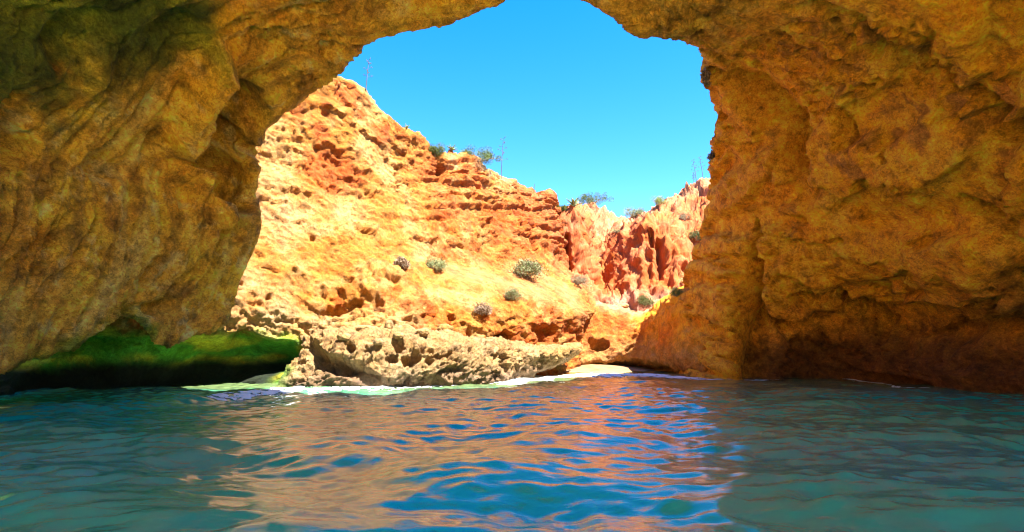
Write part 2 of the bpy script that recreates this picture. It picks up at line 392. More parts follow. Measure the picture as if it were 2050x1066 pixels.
left_d += (-0.24 * ss(.1, .34, fbm(UV, (.6, 2.5, 9), 4, .6, 7)) + .13 * fbm(P, .35, 3, .6, 9, True)) * (.35 + .65 * calm)
beds = fbm(PR, (7.0, 5.0, 0.8), 4, 0.55, 12)
right_d = (0.65 * fbm(P, 6.5, 2, 0.5, 11) + 0.48 * ss(-0.04, 0.06, beds) + 0.08 * fbm(P, 0.5, 4, 0.62, 13) + 0.14 * blocks(PR, (2.6, 1.8, 0.7), 14))
#w2 = worley(P + 0.3 * fbm(P, 0.9, 2, .5, 3)[:, None], (0.9, 0.9, 0.7), 4)
rough_r = ss(-0.05, 0.25, fbm(P, 4.0, 3, 0.5, 15) + 0.22 * ss(7.0, 10.5, P[:, 2]) - 0.08)
right_d += -0.30 * rough_r * ss(.1, .34, fbm(P, (.9, .9, .6), 4, .6, 17)) + rough_r * (0.18 * fbm(P, 0.45, 3, 0.6, 16, True) + 0.26 * blocks(P, (.8, .8, .6), 18))
left_d -= np.median(left_d); right_d -= np.median(right_d)
D = (left_d * (1 - right) + right_d * right).reshape(S.shape[:2])
# the flank of the nose, its alcove, the pockets on the right wall and the hollows of the roof
cuts = [
 ([at(1512,445,29), at(1512,520,29.9), at(1512,590,31), at(1515,680,31.6), at(1520,740,31.6)], [0.2, 0.5, 0.8, 1.1, 1.3], 2.0),
 ([at(1478,480,31.0), at(1470,560,32.0), at(1462,640,32.6)], [0.7, 0.9, 1.0], -0.25),
 ([at(1680,590,28.6), at(1705,630,28.9), at(1740,690,28.9)], [0.8, 0.7, 0.6], 1.5),
 ([at(1690,540,27.4), at(1683,590,28.3)], [0.3, 0.4], 1.0),
 ([at(1605,597,29.6), at(1622,604,29.6)], [.6, .5], 1.3), ([at(1632,592,29.2)], 0.4, 0.9),
 ([at(1615,670,30.6), at(1650,712,31)], [0.7, 1.0], 1.4), ([at(1690,670,30.6), at(1730,705,30.2)], [0.3, 0.3], 0.5),
 ([at(1835,573,24.3)], 0.5, 1.1), ([at(1785,592,25.8)], 0.4, 0.9), ([at(1865,570,23.4), at(1880,580,23.2)], [.22, .3], 0.7), ([at(1905,577,22.6)], 0.42, 0.9), ([at(1945,571,21.2)], 0.36, 0.8), ([at(2035,566,18.8)], 0.5, 1.1), ([at(1750,585,26.6)], .3, .7), ([at(1990,575,20)], .25, .6),
 ([at(1690,468,27)], 0.25, .5), ([at(1535,495,30)], 0.3, .5), ([at(1555,508,30)], 0.25, .4),
 ([at(1560,655,31.4), at(1700,655,29.6), at(1850,650,25.4), at(1960,655,22), at(2080,660,19.6)], [1.1, 1.4, 1.4, 1.3, 1.2], 1.1),
 ([at(1560,520,30.3), at(1700,520,26.6), at(1850,505,22.4), at(2000,500,18.8)], [1.6, 1.6, 1.5, 1.4], -0.45),
 ([at(1640,200,20.6), at(1760,330,21.5), at(1900,440,20)], [.28, .35, .3], .55), ([at(1860,120,16), at(1960,210,15.6), at(2060,300,15)], [.3, .4, .4], .6),
 ([at(1720,180,18.7)], 0.4, 1.0), ([at(1700,60,17)], 0.9, 0.35), ([at(1740,95,17.3), at(1800,60,16.5)], [0.5, 0.6], 0.5),
 ([at(1980,270,15.8)], 0.8, 1.0), ([at(1900,140,15.6)], 0.4, 0.4), ([at(1590,30,17.2)], 0.35, .4), ([at(1780,310,20)], .3, .4),
 ([at(1920,390,18.7), at(1985,455,18.2), at(2050,505,17.6)], [0.3, 0.42, 0.36], 0.9), ([at(1815,375,20.4), at(1860,435,21)], [.2, .22], .6),
 ([at(1585,700,32.2), at(1540,728,33)], [0.8, 0.9], 0.8),
 ([at(1895,640,24.5), at(1985,700,22.6)], [0.25, 0.35], 0.35), ([at(1850,690,27), at(1930,740,24.4)], [0.3, 0.3], 0.3),
 # left wall: the curved shoulder and its hollow, recesses by the mouth
 ([at(420,110,16.4), at(365,180,17), at(352,280,17.7), at(375,360,18.8), at(430,420,20)], [0.75, 0.7, 0.7, 0.65, 0.6], -1.0),
 ([at(470,230,19.0), at(425,290,19.2), at(440,360,20), at(480,400,20.8)], [1.3, 1.5, 1.3, .8], 1.5), ([at(470,300,19.8), at(505,305,20.9)], [0.6, 0.4], 0.9),
 ([at(1445,150,24.4), at(1500,205,24), at(1560,275,24), at(1590,340,24.6)], [1.1, 1.6, 1.6, 1.1], 1.7), ([at(1450,250,27), at(1480,320,27)], [1.0, 1.2], 0.6),
 ([at(520,190,18.0), at(470,220,18)], [0.9, .9], 0.5), ([at(550,90,17)], 0.9, .4), ([at(660,95,18.4)], .5, .4),
 ([at(190,330,16)], 0.8, .5), ([at(60,300,13.6)], 0.7, .5), ([at(40,230,13)], 0.6, .4), ([at(245,340,16.8)], .5, .4),
 ([at(150,70,13)], 1.0, .5), ([at(350,60,14.7)], 1.0, .4), ([at(260,625,18.4), at(350,612,19.9)], [.3, .3], .4),
]
D = D - carve(S, N, cuts)
S2 = S + N * D[..., None]
P = S2.reshape(-1, 3)
# colour of the stone, with some light and shade painted in
nz = fbm(P, 2.2, 5, 0.6, 21); nf = fbm(P, 0.8, 5, 0.62, 22); nb = fbm(P, 5.0, 3, 0.5, 23); ns_ = fbm(PR, (2.6, 1.2, 0.5), 4, .55, 24)
CL = mixc(np.tile(OLIVE, (len(P), 1)), np.array([0.90, 0.52, 0.05]), ss(-0.1, 0.25, nz))
CL = mixc(CL, np.array([0.90, 0.70, 0.28]), ss(0.10, 0.32, nf) * 0.7)
CL = mixc(CL, UMBER * 1.5, ss(0.12, 0.35, fbm(P, 1.6, 4, 0.6, 27)) * 0.65)
stv = fbm(UV, (0.7, 6.0, 9), 4, .6, 28)
CL = mixc(CL, np.array([0.34, 0.19, 0.03]), ss(.05, .3, stv) * .65)
CL = mixc(CL, np.array([0.92, 0.66, 0.20]), ss(.08, .3, -stv) * .5)
CL = mixc(CL, OCHRE, zone(P, [at(370, 170, 16.6), at(355, 270, 17.6), at(390, 370, 19), at(480, 60, 15.5)], [1.1, 1.0, 1.0, 1.6], 0.8) * 0.7)
CL = mixc(CL, ALGAE * 1.15, zone(P, [at(40, 30, 11.5), at(150, 60, 12.7), at(250, 30, 13.3), at(60, 130, 12), at(370, 60, 14.6), at(330, 0, 13.3)], [3.0, 2.0, 1.7, 1.8, 1.5, 1.5], 0.7, 0.5) * 0.9)
CL = mixc(CL, DARKALGAE, zone(P, [at(30, 160, 12), at(180, 90, 13), at(290, 120, 14.5), at(240, 20, 13), at(370, 50, 14.5), at(90, 130, 12.4)], [2.0, 1.1, 1.5, 1.2, 1.0, 1.4], 0.7, 0.6, 3) * 0.9)
CL = mixc(CL, RUST * 0.7, zone(P, [at(60, 500, 14.8), at(40, 300, 13.2), at(180, 215, 14)], [1.0, 0.7, 0.6], 0.8, 0.6, 5) * 0.6)
CL = mixc(CL, ALGAE * np.array([0.8, 1.3, 1.0]), zone(P, [at(250, 660, 18.6), at(150, 710, 17.4), at(60, 735, 16.6), at(330, 705, 20.2)], [0.9, 0.9, 0.8, 0.5], 0.7, 0.5, 6) * 0.8)
CR = mixc(np.tile(OCHRE, (len(P), 1)), np.array([0.94, 0.51, 0.045]), ss(-0.05, 0.3, nz))
CR = mixc(CR, np.array([0.82, 0.34, 0.02]), ss(0.0, 0.3, nb + 0.4 * nf + 0.35 * zone(P, [at(1500, 200, 24), at(1560, 260, 24), at(1470, 320, 28), at(1600, 130, 20)], [3.0, 2.6, 3.0, 2], .8)) * 0.85)
CR = mixc(CR, BROWN * 1.25, ss(0.06, 0.32, fbm(P, 1.3, 5, 0.62, 26) + 0.30 * zone(P, [at(1740, 90, 17.3), at(1830, 260, 18), at(1900, 180, 16), at(1980, 260, 16), at(1720, 300, 21), at(1620, 120, 19)], [2.6, 2.4, 2.2, 1.6, 2.0, 2.0], 0.8) - 0.15) * 0.8)
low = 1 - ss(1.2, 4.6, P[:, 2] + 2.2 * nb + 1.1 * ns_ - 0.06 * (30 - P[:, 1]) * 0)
CR = mixc(CR, BROWN * .7, low * (0.10 + 0.85 * ss(11, 15, P[:, 0])) * 0.95)  # brown base stain, deepened here and below to stand in for shade
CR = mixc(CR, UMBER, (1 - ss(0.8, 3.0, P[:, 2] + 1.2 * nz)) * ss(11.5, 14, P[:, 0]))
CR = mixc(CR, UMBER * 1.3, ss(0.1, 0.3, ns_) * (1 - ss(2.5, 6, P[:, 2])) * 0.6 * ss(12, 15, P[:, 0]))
CR = mixc(CR, np.array([0.92, 0.42, 0.03]), zone(P, [at(1450, 160, 24.6), at(1500, 220, 24.4), at(1560, 290, 24.4), at(1470, 330, 27.5), at(1440, 600, 34)], [1.8, 2.0, 1.9, 2.0, 3.2], .8, .4, 12) * .9)  # bounced light on the inner face and the nose, painted as brighter orange
CR = mixc(CR, BROWN, zone(P, [at(1950, 420, 18.4), at(2010, 470, 17.8), at(2045, 620, 19.8)], [0.5, .5, 1.6], 0.9, .5, 9) * 0.8)
CR = mixc(CR, np.array([0.06, 0.09, 0.01]), zone(P, [at(1400, 2, 17.5), at(1470, -10, 17)], [0.8, .8], .7) * .8)
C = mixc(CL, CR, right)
roofmix = ss(-4, 4, P[:, 0]) * (1 - right)
C = mixc(C, np.array([0.50, 0.30, 0.04]), roofmix * 0.6)
CAVE = S2
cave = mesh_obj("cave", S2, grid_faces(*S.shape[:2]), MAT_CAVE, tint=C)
tag(cave, "shaded ochre limestone sea cave whose walls and roof frame the bay", "cave", kind="structure")

# ------------------------------------------------------------------ the sunlit cliff on the left of the bay
rows = [
 [at(-60,905,21),at(200,890,23),at(420,880,25.5),at(560,870,27),at(680,865,27.8),at(800,862,28),at(900,850,29.5),at(1000,840,31.5),at(1090,820,34.5),at(1135,810,38),at(1170,800,43.5)],
 [at(-60,800,21),at(200,785,23.3),at(420,772,26.2),at(560,768,27.8),at(680,765,28.2),at(800,762,28.6),at(900,755,30.2),at(1000,750,32.2),at(1090,740,35.4),at(1130,735,39.2),at(1165,735,44)],
 [at(-60,690,22),at(200,680,24.4),at(420,675,26.6),at(560,690,28.0),at(680,690,28.5),at(800,690,28.9),at(900,700,30.6),at(1000,706,32.6),at(1090,702,35.8),at(1128,700,39.2),at(1160,690,44)],
 [at(-60,620,22),at(200,625,24.0),at(420,628,26.3),at(560,640,27.9),at(680,645,28.7),at(800,645,29.3),at(900,660,30.9),at(1000,665,32.6),at(1090,668,35.5),at(1135,665,38.8),at(1172,660,43.8)],
 [at(-60,560,22.4),at(200,565,24.4),at(420,580,26.6),at(560,590,28.2),at(680,600,29.2),at(800,605,29.9),at(900,615,31.2),at(1000,625,32.9),at(1090,632,35.7),at(1142,635,38.8),at(1185,632,43.2)],
 [at(-60,480,23),at(200,490,25),at(420,510,27.2),at(560,530,28.8),at(680,540,30.0),at(800,552,31.2),at(900,568,33),at(1000,580,35.2),at(1090,592,38),at(1145,605,40.6),at(1192,618,44.5)],
 [at(-60,380,23.6),at(200,400,25.6),at(420,430,27.9),at(550,455,29.6),at(670,475,31.0),at(790,500,33.2),at(890,522,36),at(990,527,39),at(1075,535,42),at(1135,555,44.5),at(1180,590,48.5)],
 [at(-60,280,24),at(200,310,26.2),at(420,350,28.6),at(545,380,30.3),at(670,400,32.1),at(790,432,34.6),at(890,460,37.3),at(985,475,40.4),at(1060,485,43.6),at(1112,508,46.8),at(1150,560,51)],
 [at(-60,180,24.6),at(200,215,26.8),at(420,260,29.2),at(540,300,30.9),at(670,320,32.9),at(785,365,35.8),at(885,392,38.9),at(985,412,42.4),at(1055,430,45.4),at(1108,455,49),at(1135,530,54)],
 [at(-60,60,25.2),at(200,100,27.4),at(420,150,29.8),at(540,205,31.6),at(675,235,33.6),at(785,305,36.8),at(880,345,40.2),at(975,372,43.8),at(1050,398,46.8),at(1102,425,50.4),at(1125,500,56)],
 [at(-60,-30,25.8),at(200,20,28),at(420,70,30.4),at(560,112,32.4),at(685,150,34.4),at(795,250,37.8),at(868,306,41),at(965,338,44.6),at(1042,376,47.8),at(1098,400,51.4),at(1118,470,58)],
]
top = rows[-1]
rows.append([p + np.array([-1.2, 2.2, 0.15]) for p in top])
rows.append([p + np.array([-9, 12, -0.6]) for p in top])
rows.append([p + np.array([-40, 60, -3]) for p in top])
rows = np.array(rows)
extra = 0.5 * (rows[:, 8] + rows[:, 9]); rows = np.insert(rows, 9, extra, axis=1)
rows[10, 9] = at(1074, 405, 49.6); rows[10, 10] = at(1099, 389, 51.2); rows[11, 10] = rows[10, 10] + np.array([.3, 1.5, -.6])
rows = np.concatenate([rows[:, :1] + np.array([-0.5, -9.0, 0]), rows], 1)
S = span(rows, 2.7)
flip = facing(S, (4, 20, 8)); N = normals(S, flip); P = S.reshape(-1, 3)
PT = rot_y_tilt(P, 0, 14)
D = 0.85 * fbm(P, 5.0, 3, 0.5, 31) + 0.22 * fbm(P, (1.8, 1.8, 1.3), 4, 0.55, 32, True)
crumb = ss(-0.25, 0.2, fbm(P, 3.6, 3, 0.5, 37))
D += 0.30 * blocks(P, (1.9, 1.9, 1.0), 33) + (.25 + .75 * crumb) * (0.17 * blocks(P, (.7, .7, .5), 35) + 0.15 * blocks(P, (.3, .3, .22), 36) )
D += 0.13 * fbm(P, (0.8, 0.8, 0.5), 3, 0.65, 38, True) + 0.14 * fbm(rot_y_tilt(P, 0, -35), (1.6, 1.2, 0.45), 3, .6, 40, True)
strata = fbm(PT, (6, 6, 0.55), 3, 0.55, 39)
D += 0.34 * ss(-0.06, 0.06, strata) * ss(8, 10, P[:, 2]) * ss(-8, -4, P[:, 0])
D -= np.median(D)
# the scree slope is smoother
scree = np.clip(zone(P, [at(1000,560,36.5), at(1060,575,38.5), at(1120,590,41), at(930,545,35)], [2.0, 2.6, 2.6, 1.5], 0.6), 0, 1)
D = D * (1 - 0.75 * scree)
D = D.reshape(S.shape[:2])
cuts = [
 # long low hollow at the water on the left, its arched mouth
 ([at(100,790,22.5), at(250,760,24), at(400,735,25.8), at(500,715,27), at(560,712,27.6), at(590,716,27.9)], [1.3, 1.5, 1.5, 1.25, 0.95, 0.55], 2.6),
 ([at(640,632,28.9), at(675,620,29.2), at(715,604,29.6)], [0.42, 0.5, 0.35], 1.3),
 ([at(1000,692,32.4), at(1022,680,32.9)], [0.55, 0.6], 1.3), ([at(1085,672,35.6), at(1120,672,37)], [0.8, .8], 0.8), ([at(945,672,31.5)], .6, .5),
 ([at(480,575,27.6)], .35, .5), ([at(530,600,28)], .3, .5), ([at(590,640,28.4)], .3, .5),
 ([at(660,340,32.8), at(640,360,32.3)], [1.6, 1.5], .3),
 ([at(802,330,36.6), at(798,385,35.6)], [.35, .3], .7), ([at(997,372,43.9), at(994,388,43.2)], [.45, .4], 1.2),
 ([at(880,342,40.4), at(870,360,39.8)], [.6, .5], .9),
 ([at(900,372,39.7), at(960,390,41.6), at(1020,405,43.8)], [.16, .2, .16], .6), ([at(905,395,39), at(925,412,39)], [.5, .4], .7),
 ([at(725,560,30.6), at(790,560,31)], [.3, .35], .5), ([at(850,612,30.6)], .3, .5), ([at(900,640,31.2)], .35, .5),
 ([at(760,600,29.7)], .35, .5), ([at(700,555,30)], .3, .35), ([at(630,470,30.3), at(585,430,29.8)], [.25, .2], .4),
 ([at(1065,455,44.5), at(1072,500,43.8)], [.5, .5], .8), ([at(1130,498,47)], .8, 1.2),
]
D = D - carve(S, N, cuts)
S2 = S + N * D[..., None]; P = S2.reshape(-1, 3)
CLIFF_LEFT = S2
na = fbm(P, 2.6, 5, 0.6, 41); nb = fbm(P, 1.0, 5, 0.6, 42); nc = fbm(P, 6, 3, 0.5, 43); nd = fbm(P, 0.55, 4, .6, 44)
C = mixc(np.tile(GOLD, (len(P), 1)), CREAM, ss(-0.15, 0.22, na))
fr = ss(-8, 12, P[:, 0]) * 0.35
C = mixc(C, ORANGE, ss(0.02, 0.22, nb * 0.9 + nc * 0.5 + fr - 0.12) * 0.9)
C = mixc(C, PALE, zone(P, [at(480, 570, 27.6), at(560, 640, 28), at(640, 660, 28.5), at(470, 630, 27), at(780, 660, 29), at(560, 420, 29.8)], [1.7, 1.6, 1.2, 1.4, 1.6, 2.0], .8, .4) * 0.8)
C = mixc(C, np.array([0.46, 0.28, 0.11]), zone(P, [at(620, 420, 31), at(700, 420, 32.5), at(760, 330, 35.4), at(730, 300, 34.6), at(540, 330, 30.6)], [1.3, 1.6, 1.5, 1.2, 1.5], .8, .5, 2) * .8)
C = mixc(C, ORANGE * np.array([1.04, 1.12, 1.6]), zone(P, [at(655, 340, 32.6), at(690, 345, 33.2), at(700, 190, 34.2), at(640, 270, 33), at(765, 270, 36)], [1.6, 1.3, 1.1, .8, .9], .5, .4, 4))
C = mixc(C, ORANGE * np.array([1, .92, .9]), zone(P, [at(860, 350, 39.5), at(940, 350, 42), at(900, 420, 38.5), at(1000, 440, 42), at(1030, 510, 41), at(900, 500, 36.5), at(960, 500, 38.5), at(1060, 440, 45)], [2.2, 2.2, 2.2, 2.4, 1.8, 1.3, 1.4, 2.5], .8, .5, 6) * .75)
C = mixc(C, PINK, scree * 0.85)
C = mixc(C, RED, ss(42, 50, P[:, 1] + 3 * na) * .8)
C = mixc(C, BROWN * .8, ss(0.16, 0.4, nd) * .5)
C = mixc(C, np.array([0.48, 0.36, 0.2]), zone(P, [at(960, 345, 44), at(1010, 355, 46), at(900, 330, 41.5)], [1.1, 1, .8], .8, .5, 8) * .7)
green = (1 - ss(-10.4, -9.2, P[:, 0] + 1.1 * nc)) * (1 - ss(1.9, 2.6, P[:, 2] + 0.9 * na + 0.5 * nb))
C = mixc(C, mixc(np.tile(np.array([0.10, 0.42, 0.04]), (len(P), 1)), np.array([0.60, 0.66, 0.05]), ss(0.0, 0.3, fbm(P, (2.5, 2.5, .7), 3, .5, 48))), green)
C = mixc(C, np.array([0.012, 0.022, 0.010]), (1 - ss(-11, -9.6, P[:, 0] + nc)) * (1 - ss(0.8, 1.35, P[:, 2] + 0.35 * na)))  # deep shade of the left hollow, painted near-black above the waterline
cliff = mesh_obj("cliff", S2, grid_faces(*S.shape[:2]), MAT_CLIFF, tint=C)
tag(cliff, "sunlit golden and orange cliff on the left side of the bay", "cliff", kind="structure")

# ------------------------------------------------------------------ the red cliffs behind
rows = [
 [at(1060,640,46),at(1120,640,47),at(1170,640,47.5),at(1215,640,47.5),at(1250,640,47.5),at(1300,640,46.5),at(1350,640,45),at(1400,640,44),at(1460,640,44),at(1540,640,45)],
 [at(1060,590,47),at(1120,590,48),at(1170,590,48.6),at(1215,600,49),at(1250,612,48),at(1300,608,47.4),at(1350,600,46.5),at(1400,580,46),at(1460,580,46),at(1540,580,47)],
 [at(1060,550,49),at(1120,550,50),at(1170,560,50.5),at(1212,578,53),at(1245,575,50.5),at(1300,578,49),at(1350,570,48.6),at(1395,550,48.5),at(1460,540,48),at(1540,540,49)],
 [at(1060,510,50),at(1120,515,50.6),at(1165,525,51),at(1210,550,56),at(1248,540,51.5),at(1300,540,49.8),at(1350,535,49.4),at(1395,515,49.8),at(1460,500,50),at(1540,500,51)],
 [at(1060,470,51),at(1122,478,51.2),at(1162,485,51.6),at(1205,515,58),at(1255,500,53),at(1300,500,50.6),at(1350,498,50.4),at(1395,478,51.4),at(1460,450,52),at(1540,450,53)],
 [at(1060,435,52),at(1125,445,51.8),at(1160,448,52.4),at(1205,490,60),at(1262,468,55),at(1300,462,51.8),at(1345,462,51.6),at(1392,448,53.4),at(1460,410,54),at(1540,410,55)],
 [at(1060,418,53),at(1125,425,52.8),at(1158,426,53.6),at(1205,465,61.5),at(1262,456,58.5),at(1300,443,53.4),at(1340,440,53.4),at(1388,425,56.5),at(1460,385,57),at(1540,385,58)],
 [at(1060,412,55),at(1125,420,55),at(1160,422,57),at(1205,440,63.5),at(1262,450,63),at(1300,436,57),at(1340,425,57.5),at(1388,395,60),at(1460,365,60),at(1540,365,61)],
 [at(1060,408,58),at(1125,418,58),at(1165,422,61),at(1205,424,65.5),at(1258,442,67),at(1300,431,62),at(1342,405,61.5),at(1385,378,62.5),at(1460,350,63),at(1540,350,64)],
]
top = rows[-1]
rows.append([p + np.array([0, 3, 0.1]) for p in top]); rows.append([p + np.array([0, 18, -.8]) for p in top]); rows.append([p + np.array([4, 90, -5]) for p in top])
S = span(np.array(rows), 2.6)
flip = facing(S, (4, 10, 12)); N = normals(S, flip); P = S.reshape(-1, 3)
D = 0.6 * fbm(P, 4, 3, .5, 51) + 1.15 * fbm(P, (2.0, 2.0, 10), 4, 0.55, 52, True) + .3 * blocks(P, (.8, .8, 1.4), 55) + 0.22 * fbm(P, (0.5, 0.5, 1.6), 3, .6, 53, True)
w = worley(P, (1.0, 1.0, 1.6), 54); D += 0.25 * (w[:, 1] - w[:, 0])
D -= np.median(D)
D = D.reshape(S.shape[:2])
cuts = [([at(1133,478,51.4), at(1135,510,51.0), at(1137,535,50.6)], [.5, .6, .5], 1.8),
        ([at(1303,465,51.5), at(1305,500,50.6)], [.25, .25], 1.2), ([at(1318,485,51), at(1322,530,50), at(1320,560,49.5)], [.5, .6, .5], 1.3),
        ([at(1272,550,51), at(1274,580,50)], [.3, .3], 1.0), ([at(1245,545,52)], .4, .8), ([at(1392,500,51), at(1390,520,50)], [.4, .4], 1.2),
        ([at(1280,470,53), at(1276,500,52)], [.22, .2], .8), ([at(1345,450,52), at(1348,480,51)], [.25, .25], .7), ([at(1180,450,54), at(1182,520,52)], [.3, .3], .8)]
D = D - carve(S, N, cuts)
S2 = S + N * D[..., None]
S2[..., 2] += (1.3 * fbm(S2.reshape(-1, 3), (2.6, 3.4, 60), 3, .55, 57, True).reshape(S.shape[:2]) - .6) * ss(5.5, 10, S2[..., 2])
P = S2.reshape(-1, 3)
na = fbm(P, (2, 2, 5), 4, .6, 61); nb = fbm(P, 1.2, 5, .6, 62)
C = mixc(np.tile(RED * np.array([1.05, 1.12, 1.2]), (len(P), 1)), np.array([0.40, 0.115, 0.026]), ss(-.1, .25, na))
C = mixc(C, np.array([0.46, 0.22, 0.10]), ss(.05, .3, nb) * .6)
C = mixc(C, ORANGE * 1.05, ss(.0, .3, fbm(P, 3.5, 3, .5, 65)) * .6)
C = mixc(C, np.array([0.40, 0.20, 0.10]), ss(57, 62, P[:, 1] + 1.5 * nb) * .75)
C = mixc(C, np.array([0.36, 0.19, 0.13]), zone(P, [at(1225, 625, 48), at(1290, 620, 47.5), at(1250, 600, 48.5), at(1330, 610, 47)], [2, 2, 1.5, 2], .7) * .8)
C = mixc(C, np.array([0.2, 0.19, 0.12]), ss(.18, .36, fbm(P, 1.8, 4, .6, 66)) * ss(56, 60, P[:, 1]) * .7)
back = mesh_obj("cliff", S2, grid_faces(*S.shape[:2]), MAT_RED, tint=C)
tag(back, "fluted red sandstone cliffs at the back of the bay", "cliff", kind="structure")
CLIFF_BACK = S2

# ------------------------------------------------------------------ the low orange wall round the beach
rows = [
 [at(1120,770,41),at(1160,768,43),at(1210,765,44.5),at(1270,765,44.5),at(1330,775,41),at(1375,790,36.5),at(1410,800,34.8),at(1470,800,37.8)],
 [at(1120,742,41),at(1160,738,43.4),at(1210,736,45),at(1270,738,45),at(1330,742,41.8),at(1375,755,36.9),at(1410,757,35.0),at(1470,757,38.0)],
 [at(1120,728,40),at(1160,724,42),at(1210,722,43.4),at(1270,722,43),at(1330,728,39.4),at(1375,735,35.9),at(1410,735,34.6),at(1470,735,37.6)],
 [at(1120,700,40),at(1160,700,42),at(1210,700,43.4),at(1270,700,42.8),at(1330,700,39.4),at(1375,700,36),at(1410,700,34.8),at(1470,700,37.8)],
 [at(1120,672,40.6),at(1160,672,42.8),at(1210,672,44.2),at(1270,672,43.4),at(1330,668,40),at(1375,660,36.6),at(1410,660,35.2),at(1470,660,38.2)],
 [at(1120,645,41),at(1160,645,43.2),at(1210,640,44.8),at(1270,645,44.4),at(1325,632,40.6),at(1365,618,37.2),at(1410,610,35.8),at(1470,610,38.8)],
 [at(1120,630,42),at(1160,625,44),at(1215,626,45.4),at(1272,640,45.2),at(1322,620,41.6),at(1358,592,38.4),at(1410,570,36.8),at(1470,570,39.8)],
 [at(1120,622,43),at(1160,618,45),at(1215,618,46.6),at(1275,634,46.4),at(1318,614,43.4),at(1352,588,41),at(1410,560,39.8),at(1470,560,42.8)],
 [at(1120,600,47),at(1160,600,48.5),at(1215,600,50),at(1275,604,50),at(1318,598,48.5),at(1360,580,48),at(1410,555,48.8),at(1470,555,51.8)],
]
S = span(np.array(rows), 3.0)
flip = facing(S, (3, 20, 6)); N = normals(S, flip); P = S.reshape(-1, 3)
D = 0.45 * fbm(P, 3, 3, .5, 71) + 0.26 * fbm(P, (.8, .8, 1.4), 4, .55, 72, True)
w = worley(P + .2 * fbm(P, .6, 2, .5, 73)[:, None], (.7, .7, .6), 74); D += 0.22 * (w[:, 1] - w[:, 0])
D -= np.median(D)
D = D.reshape(S.shape[:2])
cuts = [([at(1188,690,43.4), at(1205,688,43.6)], [.55, .6], 2.0), ([at(1260,690,43), at(1245,710,43)], [.25, .25], .5), ([at(1305,702,41)], .3, .6), ([at(1398,680,34.4)], .3, .5), ([at(1165,640,43)], .4, .5)]
D = D - carve(S, N, cuts)
S2 = S + N * D[..., None]; P = S2.reshape(-1, 3)
na = fbm(P, (1.5, 1.5, 3), 4, .6, 81); nb = fbm(P, .9, 5, .6, 82)
C = mixc(np.tile(np.array([0.36, 0.13, 0.018]), (len(P), 1)), ORANGE, ss(-.02, .25, na + .12))
C = mixc(C, np.array([0.88, 0.41, 0.025]), ss(8.3, 10.3, P[:, 0] + .8 * nb) * .95)  # unlit right end painted brighter to stand in for bounced light
C = mixc(C, CREAM, ss(.12, .35, nb) * .6)
C = mixc(C, RUST * np.array([1, .8, 1]), zone(P, [at(1325, 680, 40), at(1345, 660, 39)], [1.2, 1], .7) * .7)
C = mixc(C, np.array([0.40, 0.24, 0.09]), (1 - ss(1.0, 2.4, P[:, 2] + .8 * na)) * .7)
C = mixc(C, BROWN, (1 - ss(0.1, 0.8, P[:, 2] + .5 * nb)) * .7)
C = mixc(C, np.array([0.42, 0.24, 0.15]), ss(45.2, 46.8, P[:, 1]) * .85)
BAYWALL = S2
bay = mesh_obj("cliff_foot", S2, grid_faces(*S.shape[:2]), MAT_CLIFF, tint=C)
tag(bay, "low orange rock wall with a small dark hollow behind the beach", "rock wall", kind="structure")

# ------------------------------------------------------------------ pale ledge at the waterline
rows = [
 [at(545,830,26.4),at(600,830,27),at(680,830,27.2),at(760,830,27.3),at(840,825,27.5),at(920,822,28.3),at(990,812,29.6),at(1030,790,30.8),at(1080,742,35.5),at(1130,722,38),at(1158,708,39.5)],
 [at(548,792,25.8),at(600,783,26.2),at(680,782,26.3),at(760,782,26.4),at(840,780,26.7),at(920,776,27.5),at(990,768,28.9),at(1030,758,30.2),at(1080,744,32.6),at(1130,724,34.6),at(1158,708,36)],
 [at(560,765,26.1),at(612,760,26.1),at(690,755,26.0),at(765,752,25.9),at(842,748,26.2),at(920,745,27),at(990,738,28.5),at(1035,732,29.9),at(1085,726,32),at(1135,714,34),at(1163,703,35.6)],
 [at(572,742,26.6),at(622,738,26.5),at(695,725,26.2),at(770,720,26.2),at(845,718,26.4),at(920,715,27.2),at(990,710,28.6),at(1040,712,30),at(1090,712,31.9),at(1138,705,33.9),at(1165,698,35.6)],
 [at(600,712,27.2),at(632,706,26.9),at(700,695,26.5),at(772,692,26.6),at(848,692,26.8),at(920,695,27.6),at(990,692,29.0),at(1042,698,30.4),at(1092,702,32.2),at(1140,698,34.2),at(1166,693,35.9)],
 [at(605,690,27.7),at(640,680,27.4),at(705,672,27.1),at(775,672,27.2),at(850,676,27.5),at(922,684,28.3),at(992,684,29.8),at(1042,692,31.2),at(1092,696,33),at(1140,692,35),at(1164,690,36.6)],
 [at(600,668,28.6),at(640,660,28.5),at(705,655,28.4),at(775,655,28.6),at(850,662,29.0),at(922,674,30),at(992,680,31.6),at(1042,688,33),at(1092,692,34.8),at(1140,690,36.6),at(1160,690,38)],
 [at(600,664,31),at(640,656,31),at(705,651,31),at(775,651,31.2),at(850,659,31.6),at(922,671,32.6),at(992,678,34.2),at(1042,688,35.6),at(1092,694,37.4),at(1140,695,38.6),at(1156,696,39.6)],
]
S = span(np.array(rows), 1.8)
flip = facing(S, (2, 15, 4)); N = normals(S, flip); P = S.reshape(-1, 3)
pit = ss(-.15, .15, fbm(P, 2.2, 3, .5, 91) + 0.12)
w = worley(P + .25 * fbm(P, .6, 2, .5, 92)[:, None], (.75, .6, .5), 93)
wf = worley(P + .12 * fbm(P, .3, 2, .5, 94)[:, None], (.30, .28, .24), 95)
D = 0.35 * fbm(P, 2.4, 3, .5, 96) + 0.20 * fbm(P, .7, 4, .6, 97, True)
PD = rot_y_tilt(P, 0, 30)
